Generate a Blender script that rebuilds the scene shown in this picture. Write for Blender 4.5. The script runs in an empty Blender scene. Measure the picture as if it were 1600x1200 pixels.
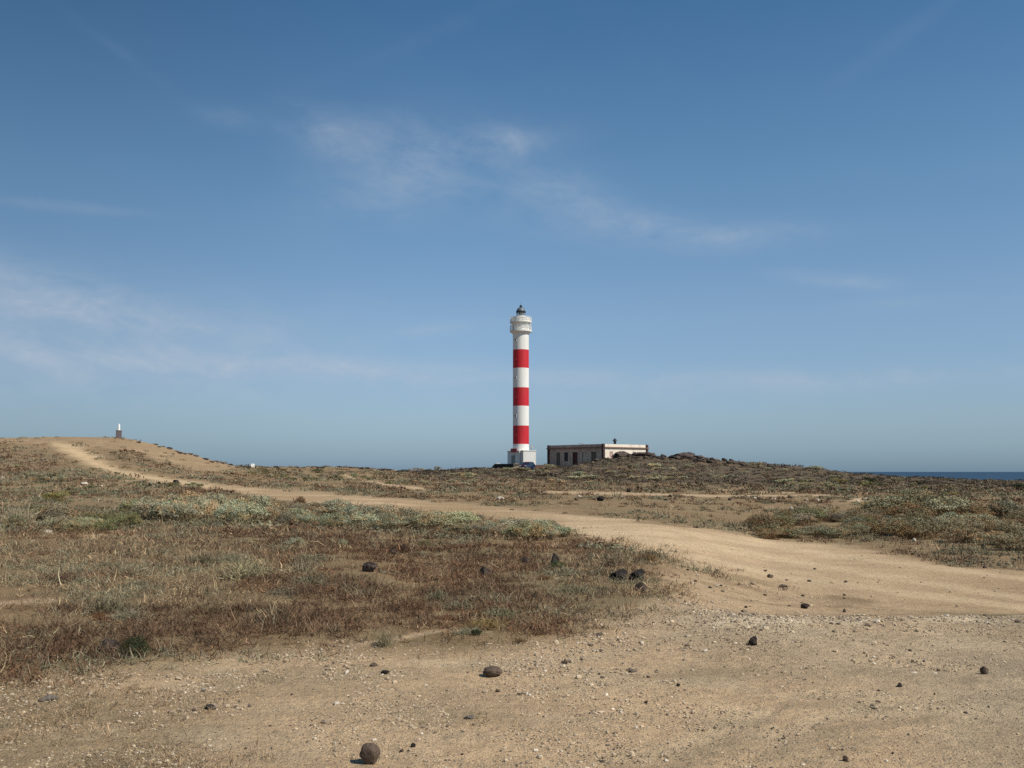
import bpy, math, random
import numpy as np
from mathutils import Vector, Matrix, noise as mnoise
R = math.radians
SC = bpy.context.scene
COL = SC.collection
rng = np.random.default_rng(7)
random.seed(7)

# ------------------------------------------------------------------ camera
F = 1556.0                      # focal length in pixels of the 1600 px wide photograph
TH = math.atan(137.0 / F)       # pitch: horizon lies 137 px under the centre
EYE = 1.6
cam_d = bpy.data.cameras.new('camera')
cam = bpy.data.objects.new('camera', cam_d); COL.objects.link(cam)
cam_d.sensor_width = 36.0; cam_d.lens = 36.0 * F / 1600.0
cam_d.clip_start = 0.1; cam_d.clip_end = 120000
cam.location = (0, 0, EYE); cam.rotation_euler = (math.pi / 2 + TH, 0, 0)
SC.camera = cam

# ------------------------------------------------------------------ exposure
SC.view_settings.view_transform = 'Standard'
SC.view_settings.look = 'None'
SC.view_settings.exposure = 0.12
SC.view_settings.gamma = 1.0
SC.render.engine = 'CYCLES'
SC.cycles.max_bounces = 5
SC.cycles.diffuse_bounces = 3
SC.cycles.use_denoising = False

# ------------------------------------------------------------------ world
SUN_EL, SUN_AZ = 46.0, 120.0    # azimuth clockwise from +Y (view direction)
w = bpy.data.worlds.new('World'); SC.world = w; w.use_nodes = True
nt = w.node_tree; nt.nodes.clear()
def N(tree, typ, **kw):
    n = tree.nodes.new(typ)
    for k, v in kw.items():
        if k == 'inp':
            for i, val in v.items():
                n.inputs[i].default_value = val
        else: setattr(n, k, v)
    return n
def M(tree, op, a, b=None, c=None, clamp=False):
    n = tree.nodes.new('ShaderNodeMath'); n.operation = op; n.use_clamp = clamp
    for i, v in enumerate((a, b, c)):
        if v is None: continue
        if isinstance(v, (int, float)): n.inputs[i].default_value = v
        else: tree.links.new(v, n.inputs[i])
    return n.outputs[0]
def MIX(tree, fac, a, b, mode='MIX'):
    n = tree.nodes.new('ShaderNodeMix'); n.data_type = 'RGBA'; n.blend_type = mode
    for i, v in ((0, fac), (6, a), (7, b)):
        if isinstance(v, (int, float)): n.inputs[i].default_value = v
        elif isinstance(v, (tuple, list)): n.inputs[i].default_value = (*v[:3], 1)
        else: tree.links.new(v, n.inputs[i])
    return n.outputs[2]
sky = N(nt, 'ShaderNodeTexSky', sky_type='NISHITA', sun_disc=False, sun_elevation=R(SUN_EL), sun_rotation=R(SUN_AZ),
        altitude=0.0, air_density=1.0, dust_density=0.6, ozone_density=1.6)
tc = N(nt, 'ShaderNodeTexCoord')
nrm = N(nt, 'ShaderNodeVectorMath', operation='NORMALIZE'); nt.links.new(tc.outputs['Generated'], nrm.inputs[0])
sx = N(nt, 'ShaderNodeSeparateXYZ'); nt.links.new(nrm.outputs[0], sx.inputs[0])
az = M(nt, 'ARCTAN2', sx.outputs[0], sx.outputs[1])
el = M(nt, 'ARCSINE', sx.outputs[2])
def cloud_blob(px, py, wx, wy, amp, tilt=0.0):
    """soft wisp centred on a direction of the sky; sizes in photo pixels"""
    a0 = math.atan((px - 800) / F); e0 = math.atan((600 - py) / F) + TH
    dx = M(nt, 'SUBTRACT', az, a0); dy = M(nt, 'SUBTRACT', el, e0)
    ct, st = math.cos(tilt), math.sin(tilt)
    u = M(nt, 'ADD', M(nt, 'MULTIPLY', dx, ct * F / wx), M(nt, 'MULTIPLY', dy, st * F / wx))
    v = M(nt, 'ADD', M(nt, 'MULTIPLY', dx, -st * F / wy), M(nt, 'MULTIPLY', dy, ct * F / wy))
    q = M(nt, 'ADD', M(nt, 'MULTIPLY', u, u), M(nt, 'MULTIPLY', v, v))
    return M(nt, 'MULTIPLY', M(nt, 'EXPONENT', M(nt, 'MULTIPLY', q, -1.0)), amp)
blobs = [(490, 215, 70, 34, .26, -.2), (610, 232, 100, 50, .30, .1), (640, 290, 140, 46, .34, .3), (770, 226, 85, 24, .55, .1), (810, 300, 70, 34, .20, 0), (905, 308, 80, 36, .30, -.3), (860, 350, 120, 26, .16, -.1), (1010, 355, 90, 26, .24, -.2),
         (1130, 378, 130, 22, .36, -.02), (1320, 452, 80, 11, .42, -.15), (40, 470, 150, 26, .50, -.22), (190, 512, 190, 22, .42, -.12), (90, 540, 360, 70, .40, 0),
         (420, 576, 460, 18, .62, -.03), (200, 600, 420, 40, .26, 0), (60, 360, 130, 8, .20, 0), (680, 515, 70, 10, .30, .1), (1200, 608, 260, 22, .34, .03), (900, 590, 300, 14, .2, 0), (1450, 600, 200, 12, .2, 0),
         (350, 207, 50, 16, .18, -.1), (640, 70, 170, 12, .05, .4), (1420, 110, 140, 12, .05, .5), (1430, 490, 60, 9, .2, 0), (170, 130, 110, 10, .05, -.5)]
blobs = [(a_, b_, c_, d_, e_ * 1.05, f_) for a_, b_, c_, d_, e_, f_ in blobs]
tot = None
for b in blobs:
    o = cloud_blob(*b); tot = o if tot is None else M(nt, 'ADD', tot, o)
cv = N(nt, 'ShaderNodeCombineXYZ')
nt.links.new(M(nt, 'MULTIPLY', M(nt, 'ADD', az, M(nt, 'MULTIPLY', el, 0.6)), 11.0), cv.inputs[0])
nt.links.new(M(nt, 'MULTIPLY', el, 24.0), cv.inputs[1])
cn = N(nt, 'ShaderNodeTexNoise', inp={'Scale': 1.0, 'Detail': 9.0, 'Roughness': 0.6, 'Distortion': 0.5})
nt.links.new(cv.outputs[0], cn.inputs['Vector'])
cm = N(nt, 'ShaderNodeMapRange', inp={'From Min': .24, 'From Max': .74}); nt.links.new(cn.outputs[0], cm.inputs[0])
cv2 = N(nt, 'ShaderNodeCombineXYZ')
nt.links.new(M(nt, 'MULTIPLY', M(nt, 'SUBTRACT', az, M(nt, 'MULTIPLY', el, 0.9)), 34.0), cv2.inputs[0])
nt.links.new(M(nt, 'MULTIPLY', M(nt, 'ADD', el, M(nt, 'MULTIPLY', az, 0.25)), 60.0), cv2.inputs[1])
cn2 = N(nt, 'ShaderNodeTexNoise', inp={'Scale': 1.0, 'Detail': 6.0, 'Roughness': 0.6, 'Distortion': 1.2})
nt.links.new(cv2.outputs[0], cn2.inputs['Vector'])
cm2 = N(nt, 'ShaderNodeMapRange', inp={'From Min': .3, 'From Max': .7, 'To Min': .72, 'To Max': 1.15}); nt.links.new(cn2.outputs[0], cm2.inputs[0])
cover = M(nt, 'MULTIPLY', M(nt, 'MULTIPLY', tot, cm.outputs[0]), cm2.outputs[0])
cover = M(nt, 'ADD', cover, M(nt, 'MULTIPLY', cm.outputs[0], 0.012), clamp=True)
cr = N(nt, 'ShaderNodeValToRGB'); nt.links.new(M(nt, 'DIVIDE', el, R(30)), cr.inputs[0])   # clean sea air: bluer towards the horizon than the model
for i, (p_, c_) in enumerate(((0, (.51, .72, 1.26)), (.1, (.75, .82, 1.12)), (.29, (.95, .97, 1.13)), (.54, (.85, 1.02, 1.15)), (.86, (.57, .86, 1.06)), (1, (.54, .85, 1.05)))):
    e_ = cr.color_ramp.elements[i] if i < 1 else (cr.color_ramp.elements.new(p_) if i < 5 else cr.color_ramp.elements[-1])
    e_.position = p_; e_.color = (c_[0] * .93 / 1.5, c_[1] * 1.03 / 1.5, c_[2] / 1.5, 1)
skyc = MIX(nt, 1.0, sky.outputs[0], cr.outputs[0], 'MULTIPLY')
vs15 = N(nt, 'ShaderNodeVectorMath', operation='SCALE'); nt.links.new(skyc, vs15.inputs[0]); vs15.inputs['Scale'].default_value = 1.5; skyc = vs15.outputs[0]
side = N(nt, 'ShaderNodeMapRange', inp={'From Min': -.55, 'From Max': .0, 'To Min': .74, 'To Max': 1.0}); side.interpolation_type = 'SMOOTHSTEP'; nt.links.new(az, side.inputs[0])
vsd = N(nt, 'ShaderNodeVectorMath', operation='SCALE'); nt.links.new(skyc, vsd.inputs[0]); nt.links.new(side.outputs[0], vsd.inputs['Scale']); skyc = vsd.outputs[0]
skyc = MIX(nt, cover, skyc, (5.0, 5.7, 6.7))
bg = N(nt, 'ShaderNodeBackground', inp={'Strength': 0.085}); nt.links.new(skyc, bg.inputs[0])
wo = N(nt, 'ShaderNodeOutputWorld'); nt.links.new(bg.outputs[0], wo.inputs[0])

# ------------------------------------------------------------------ sun
sd = bpy.data.lights.new('sun', 'SUN'); sd.energy = 4.0; sd.angle = R(0.53); sd.color = (1.0, 0.93, 0.82)
sun = bpy.data.objects.new('sun', sd); COL.objects.link(sun)
sdir = Vector((math.sin(R(SUN_AZ)) * math.cos(R(SUN_EL)), math.cos(R(SUN_AZ)) * math.cos(R(SUN_EL)), math.sin(R(SUN_EL))))
sun.rotation_euler = sdir.to_track_quat('Z', 'Y').to_euler()

# ------------------------------------------------------------------ helpers
def tag(o, label=None, cat=None, group=None, kind=None):
    if label: o['label'] = label
    if cat: o['category'] = cat
    if group: o['group'] = group
    if kind: o['kind'] = kind
    return o
def empty(name, loc=(0, 0, 0), rz=0.0):
    o = bpy.data.objects.new(name, None); COL.objects.link(o)
    o.location = loc; o.rotation_euler = (0, 0, rz); return o
def mesh_np(name, V, T, mats, cols=None, parent=None, smooth=False, link=True):
    """one mesh object from numpy arrays; T is (n,3) or (n,4)"""
    me = bpy.data.meshes.new(name); V = np.asarray(V, dtype=np.float32); T = np.asarray(T, dtype=np.int32)
    k = T.shape[1]
    me.vertices.add(len(V)); me.vertices.foreach_set('co', V.ravel())
    me.loops.add(T.size); me.loops.foreach_set('vertex_index', T.ravel())
    me.polygons.add(len(T)); me.polygons.foreach_set('loop_start', np.arange(0, T.size, k, dtype=np.int32))
    me.polygons.foreach_set('loop_total', np.full(len(T), k, dtype=np.int32))
    me.polygons.foreach_set('use_smooth', np.full(len(T), smooth, dtype=bool))
    me.update(calc_edges=True)
    if cols is not None:
        at = me.color_attributes.new('col', 'FLOAT_COLOR', 'POINT')
        c4 = np.ones((len(V), 4), dtype=np.float32); c4[:, :cols.shape[1]] = cols; at.data.foreach_set('color', c4.ravel())
    for m in (mats if isinstance(mats, (list, tuple)) else [mats]): me.materials.append(m)
    if not link: return me
    o = bpy.data.objects.new(name, me); COL.objects.link(o); o.parent = parent
    return o
class MB:
    """collects shapes into one mesh"""
    def __init__(s): s.v = []; s.f = []; s.mi = []
    def add(s, vs, fs, mi=0):
        o = len(s.v); s.v += [tuple(v) for v in vs]; s.f += [tuple(i + o for i in f) for f in fs]; s.mi += [mi] * len(fs); return s
    def box(s, x0, y0, z0, x1, y1, z1, m=None, mi=0):
        vs = [Vector(p) for p in ((x0,y0,z0),(x1,y0,z0),(x1,y1,z0),(x0,y1,z0),(x0,y0,z1),(x1,y0,z1),(x1,y1,z1),(x0,y1,z1))]
        if m is not None: vs = [m @ v for v in vs]
        return s.add(vs, [(0,3,2,1),(4,5,6,7),(0,1,5,4),(1,2,6,5),(2,3,7,6),(3,0,4,7)], mi)
    def lathe(s, prof, n=32, c=(0, 0, 0), m=None, mi=0, cap=True, a0=0.0, a1=2 * math.pi):
        full = abs(a1 - a0 - 2 * math.pi) < 1e-6; k = n if full else n + 1
        vs = []
        for r, z in prof:
            for i in range(k):
                a = a0 + (a1 - a0) * i / n; vs.append(Vector((r * math.cos(a) + c[0], r * math.sin(a) + c[1], z + c[2])))
        fs = []
        for j in range(len(prof) - 1):
            for i in range(n):
                i2 = (i + 1) % k; fs.append((j * k + i, j * k + i2, (j + 1) * k + i2, (j + 1) * k + i))
        if cap and full:
            fs.append(tuple(range(k - 1, -1, -1))); fs.append(tuple((len(prof) - 1) * k + i for i in range(k)))
        if m is not None: vs = [m @ v for v in vs]
        return s.add(vs, fs, mi)
    def tube(s, p, q, r, n=8, r2=None, mi=0):
        p = Vector(p); q = Vector(q); d = q - p; L = d.length
        m = Matrix.Translation(p) @ d.to_track_quat('Z', 'Y').to_matrix().to_4x4()
        return s.lathe([(r, 0), (r2 if r2 is not None else r, L)], n, m=m, mi=mi)
    def prism(s, pts, d0, d1, axis='y', m=None, mi=0):
        """extrude a 2D outline (x,z) between y=d0 and y=d1"""
        n = len(pts)
        vs = [Vector((x, d0, z)) for x, z in pts] + [Vector((x, d1, z)) for x, z in pts]
        fs = [tuple(range(n)), tuple(range(2 * n - 1, n - 1, -1))] + [(i, i + n, (i + 1) % n + n, (i + 1) % n) for i in range(n)]
        if m is not None: vs = [m @ v for v in vs]
        return s.add(vs, fs, mi)
    def build(s, name, mat, parent=None, smooth=False, bevel=0.0):
        me = bpy.data.meshes.new(name); me.from_pydata(s.v, [], s.f)
        for m in (mat if isinstance(mat, (list, tuple)) else [mat]): me.materials.append(m)
        me.polygons.foreach_set('material_index', s.mi)
        me.update(); me.validate()
        o = bpy.data.objects.new(name, me); COL.objects.link(o); o.parent = parent
        if smooth:
            for p in me.polygons: p.use_smooth = True
            me.set_sharp_from_angle(angle=R(40))
        if bevel:
            b = o.modifiers.new('bevel', 'BEVEL'); b.width = bevel; b.segments = 2; b.limit_method = 'ANGLE'
        return o
def mat(name, color, rough=0.85, metal=0.0, var=0.15, scale=3.0, bump=0.0, bscale=20.0, spec=0.3, stain=None, stain_scale=1.0, stain_amt=0.5, coat=0.0, objcol=False, vcol=False, stretch=None):
    m = bpy.data.materials.new(name); m.use_nodes = True; t = m.node_tree; t.nodes.clear()
    bs = N(t, 'ShaderNodeBsdfPrincipled', inp={'Roughness': rough, 'Metallic': metal, 'Specular IOR Level': spec, 'Coat Weight': coat})
    out = N(t, 'ShaderNodeOutputMaterial'); t.links.new(bs.outputs[0], out.inputs[0])
    c = N(t, 'ShaderNodeTexCoord'); vec = c.outputs['Object']
    if stretch:
        mp = N(t, 'ShaderNodeMapping', inp={'Scale': stretch}); t.links.new(vec, mp.inputs[0]); vec = mp.outputs[0]
    n = N(t, 'ShaderNodeTexNoise', inp={'Scale': scale, 'Detail': 7.0, 'Roughness': .6}); t.links.new(vec, n.inputs['Vector'])
    mr = N(t, 'ShaderNodeMapRange', inp={'From Min': .25, 'From Max': .75, 'To Min': 1 - var, 'To Max': 1 + var}); t.links.new(n.outputs[0], mr.inputs[0])
    if vcol:
        a = N(t, 'ShaderNodeAttribute', attribute_name='col'); base = a.outputs['Color']
    else:
        rgb = N(t, 'ShaderNodeRGB'); rgb.outputs[0].default_value = (*color, 1); base = rgb.outputs[0]
    if objcol:
        oi = N(t, 'ShaderNodeObjectInfo'); base = MIX(t, 1.0, base, oi.outputs['Color'], 'MULTIPLY')
    if stain is not None:
        sn = N(t, 'ShaderNodeTexNoise', inp={'Scale': stain_scale, 'Detail': 8.0, 'Roughness': .68}); t.links.new(vec, sn.inputs['Vector'])
        sm = N(t, 'ShaderNodeMapRange', inp={'From Min': .5, 'From Max': .68, 'To Max': stain_amt}); t.links.new(sn.outputs[0], sm.inputs[0])
        base = MIX(t, sm.outputs[0], base, stain)
    vs = N(t, 'ShaderNodeVectorMath', operation='SCALE'); t.links.new(base, vs.inputs[0]); t.links.new(mr.outputs[0], vs.inputs['Scale'])
    t.links.new(vs.outputs[0], bs.inputs['Base Color'])
    if bump:
        bn = N(t, 'ShaderNodeTexNoise', inp={'Scale': bscale, 'Detail': 8.0, 'Roughness': .65}); t.links.new(vec, bn.inputs['Vector'])
        bp = N(t, 'ShaderNodeBump', inp={'Strength': 1.0, 'Distance': bump}); t.links.new(bn.outputs[0], bp.inputs['Height'])
        t.links.new(bp.outputs[0], bs.inputs['Normal'])
    return m
def vnoise(x, y, seed=0):
    """2-D gradient noise, about -1..1"""
    xi = np.floor(x).astype(np.int64); yi = np.floor(y).astype(np.int64); xf = x - xi; yf = y - yi
    def g(ix, iy):
        h = (ix * 374761393 + iy * 668265263 + seed * 974634777) & 0xffffffff
        h = ((h ^ (h >> 13)) * 1274126177) & 0xffffffff; h = (h ^ (h >> 16)) & 0xffff
        a = h * (2 * math.pi / 65536.0); return np.cos(a), np.sin(a)
    u = xf * xf * xf * (xf * (xf * 6 - 15) + 10); v = yf * yf * yf * (yf * (yf * 6 - 15) + 10)
    def d(ox, oy):
        cx, cy = g(xi + ox, yi + oy); return cx * (xf - ox) + cy * (yf - oy)
    a = d(0, 0); b = d(1, 0); c = d(0, 1); e = d(1, 1)
    return ((a + u * (b - a)) * (1 - v) + (c + u * (e - c)) * v) * 1.5
def fbm(x, y, scale, octv=4, seed=0, gain=0.5):
    s = 0; a = 1.0; t = 0
    for i in range(octv):
        s = s + a * vnoise(x / scale * 2 ** i + 17.3 * i, y / scale * 2 ** i - 9.1 * i, seed + i); t += a; a *= gain
    return s / t
def sst(a, b, x):
    t = np.clip((x - a) / (b - a), 0, 1); return t * t * (3 - 2 * t)

# ------------------------------------------------------------------ the lie of the land
def zpy(py, d): return EYE - d * math.tan(math.atan((py - 600) / F) - TH)
DS = [1, 6, 9, 10.9, 12.2, 14, 18, 25, 35, 50, 75, 110, 150, 185, 205, 230, 270, 340, 500]
def col(near, p75, p110, p150, p185, p205, z230, z270):
    return near + [zpy(p75, 75), zpy(p110, 110), zpy(p150, 150), zpy(p185, 185), zpy(p205, 205), z230, z270, -15, -22]
nL = [0, 0, .02, .04, .05, .06, .07, .05, .03, .0]
nC = [0, 0, .0, .0, -.02, -.05, -.10, -.18, -.2, -.2]
nM = [0, 0, .0, .03, -.08, -.2, -.33, -.5, -.62, -.65]
nR = [0, 0, .0, .05, -.2, -.42, -.6, -.78, -.9, -.88]
def nT(t): t = t * t * (3 - 2 * t); return [a * (1 - t) + b * t for a, b in zip(nC, nR)]
TAB = [(-700, col(nL, 765, 712, 684, 690, 695, 3, 0)), (-200, col(nL, 767, 718, 683, 688, 694, 3, 0)), (0, col(nL, 768, 722, 683, 688, 694, 3, 0)), (110, col(nL, 768, 728, 681, 688, 694, 3, 0)),
       (190, col(nL, 769, 735, 682, 689, 696, 3, 0)), (215, col(nL, 769, 738, 687, 693, 699, 2.5, 0)), (262, col(nL, 769, 744, 699, 704, 708, 2, 0)), (292, col(nL, 769, 747, 707, 713, 716, 2, 0)),
       (330, col(nL, 769, 750, 718, 722, 724, 1.5, 0)), (368, col(nL, 768, 751, 730, 728, 730, 1.5, 0)), (420, col(nL, 767, 750, 738, 729, 731, 1.2, 0)),
       (530, col(nL, 767, 749, 736, 729, 732, 1.2, -1)), (600, col(nL, 767, 752, 741, 733, 736, .6, -2)), (655, col(nC, 767, 755, 744, 736, 739, 0, -3)), (700, col(nC, 768, 757, 744, 734, 737, 0, -3)),
       (745, col(nC, 769, 759, 744, 732, 732, 1.5, -1)), (800, col(nC, 770, 760, 745, 736, 730, 2.5, -1)), (850, col(nC, 770, 761, 746, 736, 730, 2.5, -1)), (885, col(nC, 771, 762, 747, 730, 729, 2.5, -1)),
       (920, col(nC, 771, 762, 746, 721, 729, 2.5, -1)), (945, col(nT(.02), 771, 762, 745, 714, 727, 2.5, -1)), (985, col(nT(.06), 772, 763, 744, 707, 724, 2.5, -1)), (1030, col(nT(.18), 773, 763, 744, 710.5, 724, 2.5, -1)),
       (1080, col(nT(.36), 774, 764, 744, 711, 721, 2.5, -1)), (1120, col(nT(.52), 775, 764, 745, 718, 724, 2, -1)), (1200, col(nT(.8), 776, 765, 746, 724, 729, 1.4, -2)), (1280, col(nR, 776, 765, 749, 732, 736, .7, -3)),
       (1335, col(nR, 777, 765, 751, 740, 743, -.3, -4)), (1420, col(nR, 777, 765, 755, 745, 748, -.8, -5)), (1500, col(nR, 777, 765, 756, 749, 751, -1.2, -5)), (1600, col(nR, 777, 765, 757, 752, 754, -1.3, -5)),
       (1900, col(nR, 777, 766, 757, 752, 754, -1, -5)), (2400, col(nR, 777, 766, 757, 752, 754, -1, -5))]
GX = np.arange(-700, 2401, 10.0); GL = np.arange(0, math.log(500), 0.02)
_t = np.array([c for _, c in TAB]); _p = np.array([p for p, _ in TAB], dtype=float)
_a = np.array([np.interp(GL, np.log(DS), r) for r in _t])
G = np.array([np.interp(GX, _p, _a[:, j]) for j in range(len(GL))]).T
def blur(A, s, ax):
    k = np.exp(-0.5 * (np.arange(-3 * s, 3 * s + 1) / s) ** 2); k /= k.sum(); pad = [(0, 0), (0, 0)]; pad[ax] = (3 * s, 3 * s)
    return np.apply_along_axis(lambda v: np.convolve(v, k, 'valid'), ax, np.pad(A, pad, mode='edge'))
G = blur(blur(G, 1, 0), 2, 1)
FH = F / math.cos(TH)
def H0(x, y):
    az = np.arctan2(x, y); azc = np.clip(az, -.9, .9); d = np.where(np.abs(az) < .9, y, np.hypot(x, y) * math.cos(.9))
    p = 800 + FH * np.tan(azc); gx = np.clip((p + 700) / 10, 0, len(GX) - 1.001); gl = np.clip(np.log(np.maximum(d, 1.0)) / .02, 0, len(GL) - 1.001)
    i = gx.astype(int); j = gl.astype(int); fx = gx - i; fl = gl - j
    return (G[i, j] * (1 - fx) + G[i + 1, j] * fx) * (1 - fl) + (G[i, j + 1] * (1 - fx) + G[i + 1, j + 1] * fx) * fl
def proj(x, y, z):
    cy = y * math.cos(TH) + (z - EYE) * math.sin(TH); cz = -y * math.sin(TH) + (z - EYE) * math.cos(TH)
    cy = np.maximum(cy, .01); return 800 + F * x / cy, 600 - F * cz / cy

# regions of the ground, traced once and fixed to the land
def poly_sd(px, py, P, ys=4.0):
    """signed distance to a polygon (negative inside); vertical distances count ys-fold"""
    x = px; y = py * ys; P = [(a, b * ys) for a, b in P]; d = np.full(np.shape(x), 1e12); ins = np.zeros(np.shape(x), bool)
    for (ax, ay), (bx, by) in zip(P, P[1:] + P[:1]):
        ex, ey = bx - ax, by - ay; t = np.clip(((x - ax) * ex + (y - ay) * ey) / (ex * ex + ey * ey + 1e-9), 0, 1)
        d = np.minimum(d, (x - ax - t * ex) ** 2 + (y - ay - t * ey) ** 2)
        c = ((ay > y) != (by > y)) & (x < (bx - ax) * (y - ay) / ((by - ay) if by != ay else 1e-9) + ax); ins ^= c
    d = np.sqrt(d); return np.where(ins, -d, d)
def line_d(px, py, L, ys=4.0):
    x = px; y = py * ys; d = np.full(np.shape(x), 1e12)
    for (ax, ay), (bx, by) in zip(L[:-1], L[1:]):
        ay *= ys; by *= ys; ex, ey = bx - ax, by - ay; t = np.clip(((x - ax) * ex + (y - ay) * ey) / (ex * ex + ey * ey + 1e-9), 0, 1)
        d = np.minimum(d, (x - ax - t * ex) ** 2 + (y - ay - t * ey) ** 2)
    return np.sqrt(d)
ROAD = [(2200, 905), (1600, 887), (1500, 884), (1400, 868), (1300, 850), (1200, 840), (1130, 829), (1050, 818), (950, 806), (850, 799), (750, 790), (650, 782), (560, 774),
        (480, 768), (420, 763), (350, 757), (290, 751), (240, 744), (190, 735), (160, 722), (140, 706), (120, 697), (85, 691), (85, 697), (110, 712), (140, 726), (190, 742), (250, 754),
        (300, 761), (360, 770), (420, 780), (500, 787), (600, 796), (700, 803), (800, 813), (880, 829), (905, 845), (960, 856), (1040, 872), (1075, 888), (1130, 897), (1220, 912), (1320, 936), (1420, 956), (1600, 962), (2200, 968)]
FORE = [(-900, 1100), (0, 1078), (110, 1052), (230, 1046), (330, 1022), (450, 1016), (600, 1018), (700, 1014), (800, 1010), (880, 998), (940, 975), (1000, 948), (1050, 925), (1085, 935), (1120, 957),
        (1600, 962), (2200, 966), (2400, 4000), (-900, 4000)]
HILLTOP = [(-700, 670), (60, 670), (200, 670), (262, 692), (340, 715), (370, 724), (375, 731), (340, 735), (300, 741), (262, 731), (230, 712), (180, 702), (110, 698), (60, 694), (0, 692), (-700, 692)]
MOUND = [(640, 730), (760, 725), (860, 722), (930, 700), (1100, 700), (1300, 722), (1420, 738), (1640, 744), (1640, 768), (1400, 764), (1250, 762), (1130, 760), (1000, 756), (850, 752), (640, 748)]
TRACKS = [([(536, 743), (560, 749), (600, 757), (660, 764)], 9), ([(860, 769), (1000, 772), (1140, 775), (1290, 774)], 10), ([(1340, 781), (1380, 783), (1425, 786)], 16),
          ([(126, 747), (200, 751), (290, 754)], 5), ([(150, 758), (210, 758)], 4), ([(1120, 765), (1180, 769), (1240, 770)], 6), ([(540, 1010), (700, 985), (770, 990)], 10),
          ([(0, 944), (70, 938)], 20), ([(60, 835), (200, 838)], 12), ([(900, 962), (1010, 945)], 12)]
def fields(x, y, z):
    px, py = proj(x, y, z)
    dw = np.maximum(y, 3.0)
    nz = fbm(x, y, 2.2, 5, 5); nb = fbm(x, y, 14.0, 4, 9)
    ndw = (nz * 34 + nb * 12) * np.clip(30 / dw, .4, 1.6)
    f = {}
    f['px'] = px; f['py'] = py
    f['road'] = sst(14, -20, poly_sd(px, py, ROAD) + ndw)
    f['fore'] = sst(70, -70, poly_sd(px, py, FORE) + nz * 90) * (y < 13.5)
    f['hilltop'] = sst(12, -12, poly_sd(px, py, HILLTOP) + ndw * 1.2) * (y > 95)
    f['mound'] = sst(40, -40, poly_sd(px, py, MOUND) + nb * 40) * (y > 90)
    tr = np.zeros(np.shape(x))
    for L, wd in TRACKS: tr = np.maximum(tr, sst(wd * 1.3, wd * .5, line_d(px, py, L, 5.0) + ndw * .5))
    f['track'] = tr
    f['scrubhill'] = sst(20, -25, np.minimum(poly_sd(px, py, [(165, 703), (215, 704), (262, 722), (330, 738), (380, 750), (330, 752), (270, 745), (200, 728), (165, 712)]), poly_sd(px, py, [(-700, 695), (50, 700), (100, 715), (130, 735), (200, 748), (100, 755), (-700, 760)])) + ndw * 1.5) * (y > 70)
    f['ledge'] = np.exp(-((y - 11.3) / 1.2) ** 2) * sst(1020, 1150, px)
    f['verge'] = sst(40, -40, poly_sd(px, py, [(1035, 880), (1075, 888), (1130, 897), (1220, 912), (1320, 936), (1420, 956), (1500, 964), (1100, 966), (1020, 945)]) + nz * 60) * (1 - f['road'])
    f['nz'] = nz; f['nb'] = nb
    return f
def rough(x, y, f):
    d = np.hypot(x, y)
    bare = np.clip(f['road'] + f['track'], 0, 1)
    h = fbm(x, y, 0.55, 4, 21) * .018 * (1 - .6 * bare)
    h = h + fbm(x, y, 2.6, 4, 31) * .055 * (1 - .85 * bare) * (1 - .5 * f['fore'])
    h = h + fbm(x, y, 11., 3, 41) * .12 * sst(12, 45, d) * (1 - .85 * bare)
    h = h + (fbm(x, y, 3.0, 5, 51, .6) * .5) * f['mound'] * sst(100, 150, d)
    h = h + np.abs(fbm(x, y, 1.3, 3, 61)) * .09 * f['ledge']
    return h
def ground(x, y):
    x = np.asarray(x, float); y = np.asarray(y, float); z0 = H0(x, y); f = fields(x, y, z0); return z0 + rough(x, y, f), f
def gp(px, py, dmin=3.0):
    """first ground point seen along the ray of a photo pixel"""
    a = (px - 800) / F; b = -(py - 600) / F; yy = math.cos(TH) - b * math.sin(TH)
    y = np.exp(np.linspace(math.log(dmin), math.log(330), 2600)); x = y * a / yy; zr = EYE + y * (b * math.cos(TH) + math.sin(TH)) / yy
    zg, _ = ground(x, y); k = np.nonzero(zr <= zg)[0]; i = k[0] if len(k) else int(np.argmin(zr - zg))
    return Vector((x[i], y[i], zg[i]))
# ------------------------------------------------------------------ ground sheet
def lin(r, g, b):
    f = lambda c: (c / 255 / 12.92) if c / 255 <= .04045 else ((c / 255 + .055) / 1.055) ** 2.4
    return np.array([f(r), f(g), f(b)])
azs = np.concatenate([np.linspace(-180, -45, 40, endpoint=False), np.linspace(-45, -31, 40, endpoint=False), np.linspace(-31, 31, 900, endpoint=False), np.linspace(31, 45, 40, endpoint=False), np.linspace(45, 180, 40, endpoint=False)])
rs = np.concatenate([[0.3, 1, 2, 3], np.exp(np.arange(math.log(3.6), math.log(420), 0.0085)), [460, 520, 700, 1000]])
AZ, RS = np.meshgrid(np.radians(azs), rs, indexing='ij')
X = RS * np.sin(AZ); Y = RS * np.cos(AZ); nA, nR_ = X.shape
x = X.ravel(); y = Y.ravel(); z, f = ground(x, y); z = np.where(RS.ravel() > 430, -24, z)
sand = lin(192, 164, 129); sand2 = lin(207, 180, 143); grav = lin(203, 172, 134); soil = lin(146, 120, 86); soil_r = lin(134, 104, 74); olive = lin(140, 122, 88); dark = lin(64, 54, 45); hill = lin(160, 133, 100); pale = lin(225, 205, 172); greyg = lin(190, 166, 134)
nz, nb = f['nz'], f['nb']; n2 = fbm(x, y, 1.1, 4, 71); n3 = fbm(x, y, 5.0, 4, 81)
def mixc(c, k, v): k = np.clip(k, 0, 1)[:, None]; return c * (1 - k) + v * k
c = np.tile(soil, (len(x), 1))
c = mixc(c, sst(-.3, .5, n3), olive); c = mixc(c, sst(.0, .5, n2) * .6, soil_r)
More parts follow.
